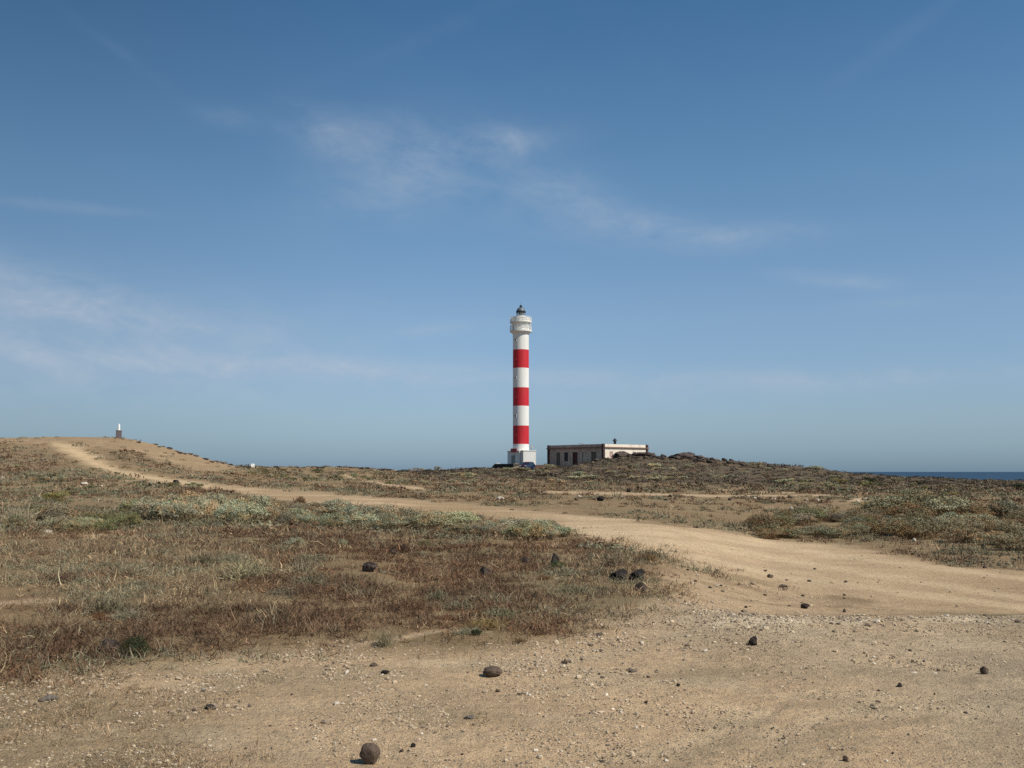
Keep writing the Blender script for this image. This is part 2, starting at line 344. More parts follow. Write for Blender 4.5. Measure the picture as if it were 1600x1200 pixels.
c = mixc(c, sst(.05, .45, fbm(x, y, 9, 4, 91)) * .6 * (y > 28), hill)
c = mixc(c, f['mound'] * .85, dark); c = mixc(c, f['mound'] * sst(.1, .4, n3) * .5, soil_r)
c = mixc(c, f['fore'], grav); c = mixc(c, f['fore'] * sst(.05, .5, n3) * .7, greyg); c = mixc(c, f['fore'] * sst(-.1, -.5, n2) * .45, sand2)
c = mixc(c, f['fore'] * sst(620, 100, f['px']) * sst(-.35, .25, n3 + n2 * .5) * .75, lin(140, 118, 86))
c = mixc(c, f['fore'] * sst(1350, 1600, f['px']) * .5, lin(158, 142, 116))
c = mixc(c, f['scrubhill'] * .55, lin(126, 104, 80)); c = mixc(c, f['hilltop'] * (1 - .5 * f['scrubhill']), hill); c = mixc(c, f['hilltop'] * sst(.1, .5, n3) * .5, sand)
c = mixc(c, f['road'], sand); c = mixc(c, f['road'] * sst(0, .5, n3 + nb * .5) * .5, sand2)
streak = fbm(x * .5, y * 1.2, 3.0, 5, 95)
c = mixc(c, f['road'] * sst(.05, .5, streak) * .38, lin(164, 138, 106)); c = mixc(c, f['road'] * sst(.0, -.45, streak) * .35, sand2)
c = mixc(c, f['road'] * sst(1230, 1600, f['px']) * .45, lin(160, 132, 98))
c = mixc(c, f['road'] * sst(930, 780, f['px']) * (f['px'] > 330) * sst(-.45, .2, n3 + streak * .6) * .55, lin(152, 124, 90)); c = mixc(c, f['track'] * .9, sand); c = mixc(c, f['verge'], grav * .93); c = mixc(c, f['verge'] * sst(-.1, .4, n2) * .6, soil)
c = mixc(c, np.clip(f['ledge'] * 1.3, 0, 1) * sst(-.3, .3, n2) * .75, pale)
c = mixc(c, f['fore'] * sst(.05, .35, fbm(x, y * 1.6, 2.0, 5, 97)) * .55, lin(168, 145, 112)); c = mixc(c, f['fore'] * sst(-.05, -.4, fbm(x, y * 1.6, 1.3, 5, 98)) * .5, lin(206, 182, 146))
c = mixc(c, f['road'] * sst(360, 300, f['px']) * .7, lin(204, 176, 136))
# wheel ruts pressed into the foreground and the track
RUTS = [([(975, 1178), (1060, 1168), (1120, 1140), (1180, 1118)], 22), ([(1210, 1150), (1290, 1120), (1370, 1105), (1460, 1098)], 20), ([(1240, 1086), (1330, 1083), (1400, 1090)], 14), ([(1350, 1030), (1430, 1038), (1520, 1046)], 14), ([(1090, 1115), (1200, 1112)], 12),
        ([(930, 838), (1100, 852), (1250, 880), (1600, 935)], 10), ([(905, 830), (1080, 835), (1300, 866), (1600, 905)], 9), ([(1090, 870), (1250, 905), (1600, 950)], 10)]
for L, wd in RUTS:
    k = sst(wd * 2.2, wd * .3, line_d(f['px'], f['py'], L, 3.0) + nz * wd * 1.2); c = mixc(c, k * .8 * np.clip(f['fore'] + f['road'], 0, 1), sand2); z = z - k * .012 * (y < 14); k2 = sst(wd * 2.2, wd * .3, line_d(f['px'], f['py'] - wd * 1.5, L, 3.0) + nz * wd * 1.2) * (y < 12); c = mixc(c, k2 * .5 * f['fore'], lin(158, 137, 108)); z = z + k2 * .008
V = np.stack([x, y, z], 1); c = np.c_[c, np.clip(1 - .85 * f['road'] - .5 * f['track'], .1, 1)]
ii, jj = np.meshgrid(np.arange(nA), np.arange(nR_ - 1), indexing='ij'); i2 = (ii + 1) % nA
FQ = np.stack([ii * nR_ + jj, ii * nR_ + jj + 1, i2 * nR_ + jj + 1, i2 * nR_ + jj], -1).reshape(-1, 4)[:, ::-1]
def ground_mat():
    m = bpy.data.materials.new('dry_earth'); m.use_nodes = True; t = m.node_tree; t.nodes.clear()
    bs = N(t, 'ShaderNodeBsdfPrincipled', inp={'Roughness': .95, 'Specular IOR Level': .1}); out = N(t, 'ShaderNodeOutputMaterial'); t.links.new(bs.outputs[0], out.inputs[0])
    a = N(t, 'ShaderNodeAttribute', attribute_name='col'); tc = N(t, 'ShaderNodeTexCoord'); P = tc.outputs['Object']
    def nz(s, d=6, r=.6):
        n = N(t, 'ShaderNodeTexNoise', inp={'Scale': s, 'Detail': d, 'Roughness': r}); t.links.new(P, n.inputs['Vector']); return n.outputs[0]
    def mr(v, a0, a1, b0, b1):
        n = N(t, 'ShaderNodeMapRange', inp={'From Min': a0, 'From Max': a1, 'To Min': b0, 'To Max': b1}); t.links.new(v, n.inputs[0]); return n.outputs[0]
    na = nz(.8, 8, .65); nb_ = nz(9, 6, .7); nc = nz(70, 4, .7)
    k = M(t, 'MULTIPLY', M(t, 'MULTIPLY', mr(na, .3, .7, .84, 1.14), mr(nb_, .3, .7, .76, 1.22)), mr(nc, .3, .7, .72, 1.28))
    vs = N(t, 'ShaderNodeVectorMath', operation='SCALE'); t.links.new(a.outputs['Color'], vs.inputs[0]); t.links.new(k, vs.inputs['Scale'])
    base = vs.outputs[0]; hs = None
    for sc_, thr, dist in ((26.0, .58, .34), (62.0, .42, .38), (130., .4, .4)):
        vo = N(t, 'ShaderNodeTexVoronoi', inp={'Scale': sc_, 'Randomness': 1.0}); t.links.new(P, vo.inputs['Vector'])
        sp = N(t, 'ShaderNodeSeparateColor'); t.links.new(vo.outputs['Color'], sp.inputs[0])
        on = M(t, 'MULTIPLY', mr(vo.outputs['Distance'], dist, dist - .08, 0, 1), M(t, 'GREATER_THAN', sp.outputs[0], thr))
        shade = MIX(t, sp.outputs[1], (.13, .10, .072), (.70, .60, .46)); shade = MIX(t, .5, shade, base)
        base = MIX(t, M(t, 'MULTIPLY', on, M(t, 'MULTIPLY', a.outputs['Alpha'], .7)), base, shade)
        h = M(t, 'MULTIPLY', on, .5 * 30 / sc_); hs = h if hs is None else M(t, 'ADD', hs, h)
    t.links.new(base, bs.inputs['Base Color'])
    hs = M(t, 'MULTIPLY', hs, a.outputs['Alpha']); hh = M(t, 'ADD', hs, M(t, 'ADD', M(t, 'MULTIPLY', nb_, 1.6), M(t, 'MULTIPLY', nc, .7)))
    bp = N(t, 'ShaderNodeBump', inp={'Strength': 1.0, 'Distance': .022}); t.links.new(hh, bp.inputs['Height']); t.links.new(bp.outputs[0], bs.inputs['Normal'])
    return m
GM = ground_mat()
fc = FQ[:, 0]; rmask = (f['road'][fc] > .5) & (RS.ravel()[fc] < 170); hmask = (~rmask) & (f['px'][fc] < 375) & (RS.ravel()[fc] > 92) & (RS.ravel()[fc] < 300) & (np.abs(AZ.ravel()[fc]) < 1.0)
tmp = mesh_np('tmp', V, FQ, GM, link=False, smooth=True)
nv = np.empty(len(V) * 3, np.float32); tmp.vertices.foreach_get('normal', nv); nv = nv.reshape(-1, 3); bpy.data.meshes.remove(tmp)
def split(name, mask, label, cat):
    F_ = FQ[mask]; u, inv = np.unique(F_, return_inverse=True); o = mesh_np(name, V[u], inv.reshape(-1, 4), GM, cols=c[u], smooth=True)
    o.data.normals_split_custom_set_from_vertices(nv[u]); tag(o, label, cat, kind='structure'); return o
split('ground', ~(rmask | hmask), 'stony dry ground with brown soil and pale gravel', 'ground')
split('dirt_track', rmask, 'sandy dirt track winding from the right edge across to the hill', 'dirt track')
split('hill', hmask, 'low sandy hill with a bare crest at the left', 'hill')

# ------------------------------------------------------------------ sea
sm = bpy.data.materials.new('sea_water'); sm.use_nodes = True; t = sm.node_tree; bs = t.nodes['Principled BSDF']
bs.inputs['Base Color'].default_value = (.022, .06, .125, 1); bs.inputs['Roughness'].default_value = .5; bs.inputs['Specular IOR Level'].default_value = .12
sn = N(t, 'ShaderNodeTexNoise', inp={'Scale': .02, 'Detail': 8.0, 'Roughness': .7}); tcs = N(t, 'ShaderNodeTexCoord'); mps = N(t, 'ShaderNodeMapping', inp={'Scale': (1, .12, 1)})
t.links.new(tcs.outputs['Object'], mps.inputs[0]); t.links.new(mps.outputs[0], sn.inputs['Vector'])
mrs = N(t, 'ShaderNodeMapRange', inp={'From Min': .3, 'From Max': .7, 'To Min': 0., 'To Max': 1.}); t.links.new(sn.outputs[0], mrs.inputs[0])
t.links.new(MIX(t, mrs.outputs[0], (.018, .045, .080), (.030, .066, .110)), bs.inputs['Base Color'])
sb = N(t, 'ShaderNodeBump', inp={'Distance': .5}); t.links.new(sn.outputs[0], sb.inputs['Height']); t.links.new(sb.outputs[0], bs.inputs['Normal'])
rad = [0, 300, 600, 1500, 5000, 20000, 60000]; vs_, fs_ = [(0, 0, -12.0)], []
for r_ in rad[1:]:
    for i in range(96): a_ = 2 * math.pi * i / 96; vs_.append((r_ * math.cos(a_), r_ * math.sin(a_), -12.0))
sea = MB(); fs_ = [(0, 1 + i, 1 + (i + 1) % 96) for i in range(96)]
for k_ in range(len(rad) - 2):
    for i in range(96): a_ = 1 + k_ * 96; fs_.append((a_ + i, a_ + 96 + i, a_ + 96 + (i + 1) % 96, a_ + (i + 1) % 96))
tag(sea.add(vs_, fs_).build('sea', sm), 'dark blue sea reaching a straight horizon', 'sea', kind='structure')

# ------------------------------------------------------------------ shared materials
WHITE = mat('white_masonry_paint', (.80, .78, .72), .7, var=.05, scale=1.2, stain=(.62, .57, .48), stain_scale=.9, stain_amt=.42, stretch=(1, 1, .22), bump=.004, bscale=6)
RED = mat('red_masonry_paint', (.56, .022, .032), .6, var=.10, scale=1.0, stain=(.45, .05, .05), stain_scale=.8, stain_amt=.45, stretch=(1, 1, .22), bump=.004, bscale=6)
GREYM = mat('weathered_grey_metal', (.15, .17, .18), .5, metal=.3, var=.2, scale=4)
DARKM = mat('dark_painted_metal', (.03, .035, .045), .45, metal=.2, var=.2)
WHITEM = mat('white_painted_metal', (.75, .75, .73), .45, var=.06)
DARKGL = mat('dark_window_opening', (.02, .02, .022), .3, var=.2)
GLASS = bpy.data.materials.new('lantern_glass'); GLASS.use_nodes = True
g_ = GLASS.node_tree.nodes['Principled BSDF']; g_.inputs['Base Color'].default_value = (.75, .8, .8, 1); g_.inputs['Roughness'].default_value = .08; g_.inputs['Transmission Weight'].default_value = .75; g_.inputs['IOR'].default_value = 1.2
MAROON = mat('faded_maroon_paint', (.16, .03, .035), .6, var=.2)
BASALT = mat('dark_basalt_blocks', (.035, .037, .033), .9, var=.5, scale=2.5, bump=.08, bscale=3)
BRICKR = mat('reddish_brown_blocks', (.21, .12, .085), .9, var=.35, scale=2.5, bump=.05, bscale=3)

# ------------------------------------------------------------------ lighthouse
DL = 203.0; mpx = DL / FH
LX = (814.0 - 800) * mpx
def zl(py, d=DL): return zpy(py, d)
lh = empty('lighthouse', (LX, DL, 0)); tag(lh, 'tall round lighthouse banded in red and white above a white block base', 'lighthouse')
RT = 12.6 * mpx
bands = [(704, 694, WHITE), (694, 665.3, RED), (665.3, 634.6, WHITE), (634.6, 606, RED), (606, 575.6, WHITE), (575.6, 547, RED), (547, 519, WHITE)]
for a_, b_, m_ in bands:
    z0 = zl(a_) if a_ != 704 else zl(730)
    MB().lathe([(RT, z0), (RT, zl(b_))], 64, cap=False).build('red_band' if m_ is RED else 'white_band', m_, lh, smooth=True)
# galleries
g = MB(); zt = zl(519); g.lathe([(RT + .002, zt - .55), (RT + .18, zt - .28), (RT + .45, zt), (2.28, zt + .02), (2.28, zt + .30), (RT - .2, zt + .30)], 64, cap=False); g.build('lower_gallery', WHITE, lh, smooth=True)
zu = zl(504.6); MB().lathe([(RT + .12, zt + .302), (RT + .12, zu - .25), (RT + .3, zu - .02)], 64, cap=False).build('watch_room', WHITE, lh, smooth=True)
g = MB(); g.lathe([(RT + .3, zu - .018), (2.26, zu), (2.26, zu + .24), (1.0, zu + .24)], 64, cap=False); g.build('upper_gallery', WHITE, lh, smooth=True)
zp = zl(496.3); MB().lathe([(1.98, zu + .242), (1.98, zp), (1.86, zp), (1.86, zu + .245)], 64, cap=False).build('parapet', WHITE, lh, smooth=True)
def railing(zb, zt_, r, n, name):
    b = MB()
    for i in range(n):
        a_ = 2 * math.pi * i / n; b.tube((r * math.cos(a_), r * math.sin(a_), zb), (r * math.cos(a_), r * math.sin(a_), zt_), .035, 6)
    for zz in (zt_, (zb + zt_) / 2):
        for i in range(48):
            a_, b_ = 2 * math.pi * i / 48, 2 * math.pi * (i + 1) / 48; b.tube((r * math.cos(a_), r * math.sin(a_), zz), (r * math.cos(b_), r * math.sin(b_), zz), .03, 5)
    return b.build(name, WHITEM, lh)
railing(zt + .3, zt + 1.35, 2.2, 20, 'railing'); railing(zu + .24, zu + 1.2, 2.2, 20, 'railing')
for a_ in (200, 235, 305, 340): MB().tube((2.12 * math.cos(R(a_)), 2.12 * math.sin(R(a_)), zt + .3), (2.12 * math.cos(R(a_)), 2.12 * math.sin(R(a_)), zu), .06, 8).build('gallery_post', WHITEM, lh)
# lantern
zb = zp; zg = zl(488.2); zd = zl(480.2); rl = 7.1 * mpx
MB().lathe([(1.25, zu + .243), (1.25, zb + .12), (rl + .06, zb + .14), (rl + .06, zb + .3)], 40).build('lantern_base', WHITE, lh, smooth=True)
gl = MB().lathe([(rl - .06, zb + .3), (rl - .06, zg)], 32, cap=False).build('lantern_glazing', GLASS, lh, smooth=True)
b = MB()
for i in range(12):
    a_ = 2 * math.pi * i / 12 + .2; b.tube(((rl - .04) * math.cos(a_), (rl - .04) * math.sin(a_), zb + .3), ((rl - .04) * math.cos(a_), (rl - .04) * math.sin(a_), zg), .045, 6)
b.build('glazing_bars', DARKM, lh)
MB().lathe([(.05, zb + .3), (.32, zb + .35), (.36, zb + .8), (.30, zg - .1), (.05, zg)], 24).build('lamp_lens', mat('lens_glass', (.30, .30, .27), .25, var=.1), lh, smooth=True)
MB().lathe([(rl - .1, zg), (rl + .10, zg), (rl + .10, zg + .2), (rl - .02, zg + .26)], 40, cap=False).build('dome_rim', DARKM, lh, smooth=True)
dm = [(rl * math.cos(a_) * .98, zg + .22 + (zd - zg - .2) * math.sin(a_)) for a_ in [R(q) for q in range(0, 85, 8)]] + [(.16, zd + .03)]
MB().lathe(dm, 40).build('dome', GREYM, lh, smooth=True)
zo = zl(477.0)
MB().lathe([(.12, zd - .02), (.28, zd + .08), (.31, (zd + zo) / 2), (.22, zo - .04), (.06, zo + .06)], 20).build('vent_ball', DARKM, lh, smooth=True)
MB().tube((0, 0, zo), (0, 0, zl(472.6)), .04, 6, .012).build('lightning_rod', DARKM, lh)
# small windows: round the left front of the shaft
def lh_window(py, m_, ww=.34, hh=.36):
    a_ = math.asin((805.6 - 814) / 12.6); rot = Matrix.Rotation(a_, 4, 'Z') @ Matrix.Translation((0, -RT, zl(py)))
    w_ = MB().box(-ww / 2, -.015, -hh / 2, ww / 2, .1, hh / 2, rot).build('window', m_, lh)
    fr = MB(); tt = .06
    for q in ((-ww/2-tt, -hh/2-tt, -ww/2, hh/2+tt), (ww/2, -hh/2-tt, ww/2+tt, hh/2+tt), (-ww/2, hh/2, ww/2, hh/2+tt), (-ww/2, -hh/2-tt, ww/2, -hh/2)): fr.box(q[0], -.05, q[1], q[2], .1, q[3], rot)
    return w_, fr, rot
for py_ in (532, 591, 650): w_, fr, _r = lh_window(py_, DARKGL); fr.build('frame', WHITE, w_)
for py_ in (562, 621, 680): w_, fr, _r = lh_window(py_, mat('dusty_pane', (.16, .12, .12), .4), .3, .3); fr.build('frame', RED, w_)
# block base: two wings meeting under the shaft, with a raised plinth
zT = zl(704); zB = zl(731)
def wing(cx, cy, sx_, sy_, rz, zt_, name='wing', m_=WHITE):
    m4 = Matrix.Translation((cx, cy, 0)) @ Matrix.Rotation(rz, 4, 'Z')
    b = MB(); b.box(-sx_/2, -sy_/2, zB, sx_/2, sy_/2, zt_, m4); o = b.build(name, m_, lh)
    c_ = MB(); c_.box(-sx_/2-.08, -sy_/2-.08, zt_ + .002, sx_/2+.08, sy_/2+.08, zt_ + .16, m4); c_.build('coping', m_, o); return m4
wing(1.35, -2.1, 2.62, 3.0, R(14), zT - .16)
wing(-.5, -.3, 3.0, 3.4, R(-38), zT - .2)
wing(.9, 1.8, 2.6, 2.6, R(-38), zT - .3)
b = MB(); b.prism([(-2.75, zT), (-2.1, zT), (-2.15, zB), (-2.35, zB)], -.6, -.3); b.build('buttress', WHITE, lh)
m4 = Matrix.Translation((-.5, -.3, 0)) @ Matrix.Rotation(R(-38), 4, 'Z')
MB().box(-.45, -1.76, zB, .45, -1.70, zB + 2.5, m4).build('door', mat('weathered_grey_door', (.30, .31, .27), .7, var=.2), lh)
MB().box(-.62, -2.25, zl(707), .62, -1.69, zl(701.3), Matrix.Translation((-.75, -1.0, 0)) @ Matrix.Rotation(R(-20), 4, 'Z')).build('door_canopy', MAROON, lh, bevel=.03)
# satellite dish on the right wing
dd = empty('satellite_dish', (LX + (829.8 - 814) * mpx, DL - 2.2, zT)); tag(dd, 'white satellite dish on the roof of the lighthouse base', 'satellite dish')
pr = [(.02 + .43 * q / 8, .16 * (q / 8) ** 2) for q in range(9)]; m4 = Matrix.Translation((.02, 0, .62)) @ Matrix.Rotation(R(48), 4, 'Y') @ Matrix.Rotation(R(-18), 4, 'X')
s_ = MB().lathe(pr + [(.44, .175), (.02, .02)], 28, cap=False, m=m4).build('dish', WHITEM, dd, smooth=True)
MB().tube((0, 0, 0), (0, 0, .6), .045, 8).build('mast', GREYM, dd); MB().tube((.04, 0, .45), (.45, -.12, .78), .018, 6).build('feed_arm', GREYM, dd)

# terrace and walls at the foot of the lighthouse
def blocky(b, seed=1): return b
tw = empty('retaining_wall', ((785 - 800) / FH * 197, 197, 0), R(-38)); tag(tw, 'dark basalt retaining wall with a sloping end left of the lighthouse foot', 'wall')
mp2 = 197 / FH
b = MB(); b.prism([(-26 * mp2, zpy(739, 197)), (24 * mp2, zpy(739, 197)), (21 * mp2, zpy(725.2, 197)), (-16 * mp2, zpy(725.2, 197)), (-22 * mp2, zpy(730, 197))], 0, 3.0); b.build('wall_face', BASALT, tw)
b = MB(); b.box(-16 * mp2, -.06, zpy(725.2, 197) + .002, 21 * mp2, .5, zpy(724.7, 197)); b.build('coping', mat('worn_stone_coping', (.10, .11, .10), .9, var=.3), tw)
b = MB(); b.box(-.35, -.3, 0, .35, .3, .24); o = b.build('concrete_block', WHITE, None, bevel=.02); o.location = ((778.5 - 800) / FH * 199, 199.3, zpy(725.1, 197)); tag(o, 'small white block on top of the dark retaining wall', 'block')
b = MB(); pts = []
bw = MB(); bw.box(-8.6 * mp2, 0, zpy(738, 197), 8.6 * mp2, 5, zpy(726.2, 197)); bw.box(8.6 * mp2 + .003, .5, zpy(738, 197), 12 * mp2, 4, zpy(729, 197)); o = bw.build('low_wall', BRICKR, None, bevel=.05); o.location = ((841.5 - 800) / FH * 197, 197.6, 0)
tag(o, 'low reddish block wall beside the parked car at the lighthouse foot', 'wall')
# earth bank between the two walls
vs_ = []; fs_ = []; nn = 24
for i in range(nn + 1):
    for j in range(nn + 1):
        u_, v_ = i / nn, j / nn; xx = (793 + 27 * u_ - 800) * mp2; yy = 191.5 + 11 * v_
        hx = math.sin(math.pi * min(1, max(0, u_ * .9 + .05))) ** .5; hz = zpy(738.5, 192) + (zpy(724.3, 199) - zpy(738.5, 192)) * (min(1, v_ * 1.5) ** .8) * hx
        vs_.append((xx, yy, hz + .12 * mnoise.noise(Vector((xx * 1.3, yy * 1.3, 3)))))
fs_ = [(i * (nn + 1) + j, (i + 1) * (nn + 1) + j, (i + 1) * (nn + 1) + j + 1, i * (nn + 1) + j + 1) for i in range(nn) for j in range(nn)]
o = MB().add(vs_, fs_).build('earth_bank', mat('bank_earth', (.22, .165, .11), .95, var=.4, scale=1.5, bump=.08, bscale=3), None, smooth=True); tag(o, 'bank of bare brown earth rising to the lighthouse', 'bank', kind='structure')

# ------------------------------------------------------------------ abandoned house
PINK = mat('stained_plaster_painted_shade', (.44, .36, .29), .9, var=.2, scale=.8, stain=(.20, .17, .14), stain_scale=.7, stain_amt=.7, stretch=(1, 1, .5), bump=.02, bscale=4)  # stained house plaster; shade of the left wall is put into its darker colour
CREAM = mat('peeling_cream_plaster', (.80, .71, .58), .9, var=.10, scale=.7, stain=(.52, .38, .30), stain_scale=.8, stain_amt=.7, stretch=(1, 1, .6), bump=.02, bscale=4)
QUOIN = mat('dark_corner_stone', (.07, .045, .04), .9, var=.35, scale=2)
CORN = mat('brown_cornice_stone', (.22, .13, .10), .85, var=.25, scale=2)
WOOD = mat('grey_green_weathered_wood', (.13, .125, .095), .85, var=.35, scale=3, stretch=(4, 4, .5))
DWOOD = mat('dark_red_door_wood', (.075, .03, .028), .8, var=.3, scale=3)
BOARD = mat('pale_boarding', (.42, .40, .32), .85, var=.25, scale=3)
hc = Vector(((943 - 800) / FH * 200, 200.0, 0)); A50 = R(50)
hs = empty('house', hc, 0); tag(hs, 'abandoned flat roofed house with a dark cornice and boarded openings', 'house')
tl = Vector((-math.cos(A50), math.sin(A50), 0)); tr_ = Vector((math.sin(A50), math.cos(A50), 0)); LL, LR = 16.3, 12.8
HZ0, HZ1 = zpy(731.5, 212) - .3, zpy(693.6, 200)
def frame(o_, tx, nx):   # matrix: local x along the wall, local y into the wall, z up
    m = Matrix.Identity(4); m.col[0][:3] = tx; m.col[1][:3] = nx; m.col[2][:3] = (0, 0, 1); m.col[3][:3] = o_; return m
ML = frame(tl * LL, -tl, tr_)            # left wall, x from its far left end to the near corner, y inwards
MR = frame(Vector((0, 0, 0)), tr_, tl)   # right wall, x from the near corner to the right end
opL = [(3.0, 1.25, 2.75, 'door', WOOD), (5.45, 1.25, 2.75, 'window', DARKGL), (8.1, 1.55, 2.75, 'door', DWOOD), (10.9, 1.45, 2.75, 'window', BOARD), (13.6, 1.5, 2.75, 'window', WOOD)]
ztop = zpy(706.3, 206); zc = HZ1 - .78
def wallmesh(mm, L, ops, zh, name, m_, th=.35):
    b = MB(); x0 = 0
    for (xc, ww, hh) in ops:
        b.box(x0, 0, HZ0, xc - ww / 2, th, zh, mm); b.box(xc - ww / 2, 0, ztop, xc + ww / 2, th, zh, mm)
        if ztop - hh > HZ0 + .05: b.box(xc - ww / 2, 0, HZ0, xc + ww / 2, th, ztop - hh, mm)
        x0 = xc + ww / 2
    b.box(x0, 0, HZ0, L, th, zh, mm); return b.build(name, m_, hs)
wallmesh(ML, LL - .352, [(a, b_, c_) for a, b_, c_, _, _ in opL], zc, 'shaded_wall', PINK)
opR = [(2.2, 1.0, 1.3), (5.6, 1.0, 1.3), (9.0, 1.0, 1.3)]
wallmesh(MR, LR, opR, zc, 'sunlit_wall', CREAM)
for (xc, ww, hh, nm, m_) in opL:
    b = MB(); b.box(xc - ww/2, .16, ztop - hh, xc + ww/2, .22, ztop, ML); w_ = b.build(nm, m_, hs)
    fr = MB(); fr.box(xc-ww/2-.16, -.04, ztop-hh, xc-ww/2, .16, ztop+.16, ML); fr.box(xc+ww/2, -.04, ztop-hh, xc+ww/2+.16, .16, ztop+.16, ML); fr.box(xc-ww/2, -.04, ztop, xc+ww/2, .16, ztop+.16, ML); fr.build('frame', mat('worn_opening_surround', (.52, .45, .36), .9, var=.3), w_)
    if nm == 'window':
        bb = MB(); bb.box(xc - ww/2 + .02, .10, ztop - hh, xc + ww/2 - .02, .155, ztop - hh + (1.75 if m_ is BOARD else .9), ML); bb.build('boards', BOARD, w_)
for (xc, ww, hh) in opR:
    w_ = MB().box(xc - ww/2, .10, ztop - hh, xc + ww/2, .16, ztop, MR).build('window', mat('pinkish_blocked_window', (.44, .30, .26), .9, var=.2), hs)
# graffiti-pale patches of limewash between the openings
for (xa, xb_, za, zb_) in ((9.35, 9.95, 2.6, 2.2), (12.0, 12.6, 2.5, 2.3), (14.75, 15.5, 2.4, 2.0)):
    b = MB(); n_ = 14; cx, cz = (xa + xb_) / 2, ztop - .1 - zb_ / 2
    vs_ = [ML @ Vector((cx + (xb_ - xa) / 2 * math.cos(q * 2 * math.pi / n_) * (1 + .25 * random.uniform(-1, 1)), -.004, cz + zb_ / 2 * math.sin(q * 2 * math.pi / n_) * (1 + .2 * random.uniform(-1, 1)))) for q in range(n_)]
    b.add(vs_, [tuple(range(n_))]); b.build('limewash_patch', BOARD, hs)
# quoins, cornice, parapet, roof
for o_, nm in ((tl * LL, 'q'), (Vector((0, 0, 0)), 'q'), (tr_ * LR, 'q')):
    m4 = Matrix.Translation(o_) @ Matrix.Rotation(-math.atan2(tr_.x, tr_.y) + math.pi / 2, 4, 'Z')
    MB().box(-.24, -.24, HZ0, .24, .24, HZ1 + .05, m4).build('corner_pilaster', QUOIN, hs)
# left wall and right wall upper parapets
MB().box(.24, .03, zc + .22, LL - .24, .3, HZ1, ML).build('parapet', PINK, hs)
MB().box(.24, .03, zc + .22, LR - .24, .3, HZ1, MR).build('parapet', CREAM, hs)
MB().box(-.5, -.28, zc + .002, LL - .245, .3, zc + .218, ML).build('cornice', CORN, hs)
MB().box(.245, -.28, zc + .002, LR + .5, .3, zc + .218, MR).build('cornice', CORN, hs)
c0, c1, c2 = Vector((0, 0, 0)), tl * LL, tr_ * LR
b = MB(); q4 = [c0 + (tl + tr_) * .32, c2 + tl * .32 - tr_ * .02, c1 + c2, c1 + tr_ * .32 - tl * .02]
b.add([(p.x, p.y, zz) for zz in (HZ0, HZ1 - .3) for p in q4], [(3, 2, 1, 0), (4, 5, 6, 7), (0, 1, 5, 4), (1, 2, 6, 5), (2, 3, 7, 6), (3, 0, 4, 7)]); b.build('roof_block', CREAM, hs)
# rooftop lantern cupola
cp = (tr_ * 4.0 + tl * 4.6); cz = HZ1 - .3; c_y = hc.y + cp.y
cx = (961.2 - 800) / FH * c_y - hc.x
cu = MB(); cu.lathe([(.28, cz), (.26, zpy(690.6, c_y)), (.3, zpy(690.4, c_y)), (.3, zpy(688.6, c_y))], 12, c=(cx, cp.y, 0)); cu.lathe([(.55, zpy(688.6, c_y)), (.5, zpy(688, c_y)), (.12, zpy(685.6, c_y)), (.03, zpy(684.2, c_y))], 12, c=(cx, cp.y, 0)); cu.build('cupola', DARKM, hs)
# pale plank lying over the parapet
pk = MB().box(-.9, -.1, -.04, .9, .1, .04).build('plank', BOARD, None); pk.location = hc + tl * 6.2 + tr_ * .15 + Vector((0, 0, HZ1 + .12)); pk.rotation_euler = (0, R(9), R(-45)); tag(pk, 'pale plank lying tilted on the house parapet', 'plank')

# ------------------------------------------------------------------ survey pillar on the hill
p = gp(185.5, 681.5); zz = float(ground(p.x, p.y)[0]); dS = p.y; ms = dS / FH
sp = empty('survey_pillar', (p.x + 0, p.y, zz), R(24)); tag(sp, 'white survey pillar on a square dark plinth atop the sandy hill', 'survey pillar')
ph = zpy(672.2, dS) - zz; ww = 8.2 * ms
MB().box(-ww/2, -ww/2, -.6, ww/2, ww/2, ph - .06).build('plinth', mat('purple_grey_masonry', (.13, .105, .11), .9, var=.3, scale=3, bump=.04, bscale=5), sp, bevel=.02)
MB().box(-ww/2 - .04, -ww/2 - .04, ph - .058, ww/2 + .04, ww/2 + .04, ph).build('coping', mat('grey_masonry_cap', (.25, .22, .21), .9), sp)
MB().lathe([(.25, ph + .002), (.25, ph + .06), (.165, ph + .08), (.15, zpy(663.2, dS) - zz - .12), (.11, zpy(663.2, dS) - zz - .04), (.03, zpy(662, dS) - zz)], 24).build('pillar', WHITE, sp, smooth=True)

# ------------------------------------------------------------------ white marker block and dark post on the skyline
p = gp(394.5, 730.5); z0 = float(ground(p.x, p.y)[0]); ms = p.y / FH
o = MB().box(-3 * ms, -3 * ms, -.3, 3 * ms, 3 * ms, 5 * ms).lathe([(3.2 * ms, 5 * ms), (3.2 * ms, 5.6 * ms), (1.2 * ms, 6.0 * ms)], 4).build('marker_block', WHITE, None, bevel=.03); o.location = (p.x, p.y, z0); o.rotation_euler.z = R(20)
tag(o, 'small white painted marker block on the skyline at the foot of the hill', 'marker block')
o = MB().lathe([(1.1 * ms, -.3), (1.0 * ms, 4.2 * ms), (.5 * ms, 4.8 * ms)], 10).build('short_post', BASALT, None); o.location = (p.x - 6.5 * ms, p.y, float(ground(p.x - 6.5 * ms, p.y)[0])); tag(o, 'short dark post standing beside the white marker block', 'post')

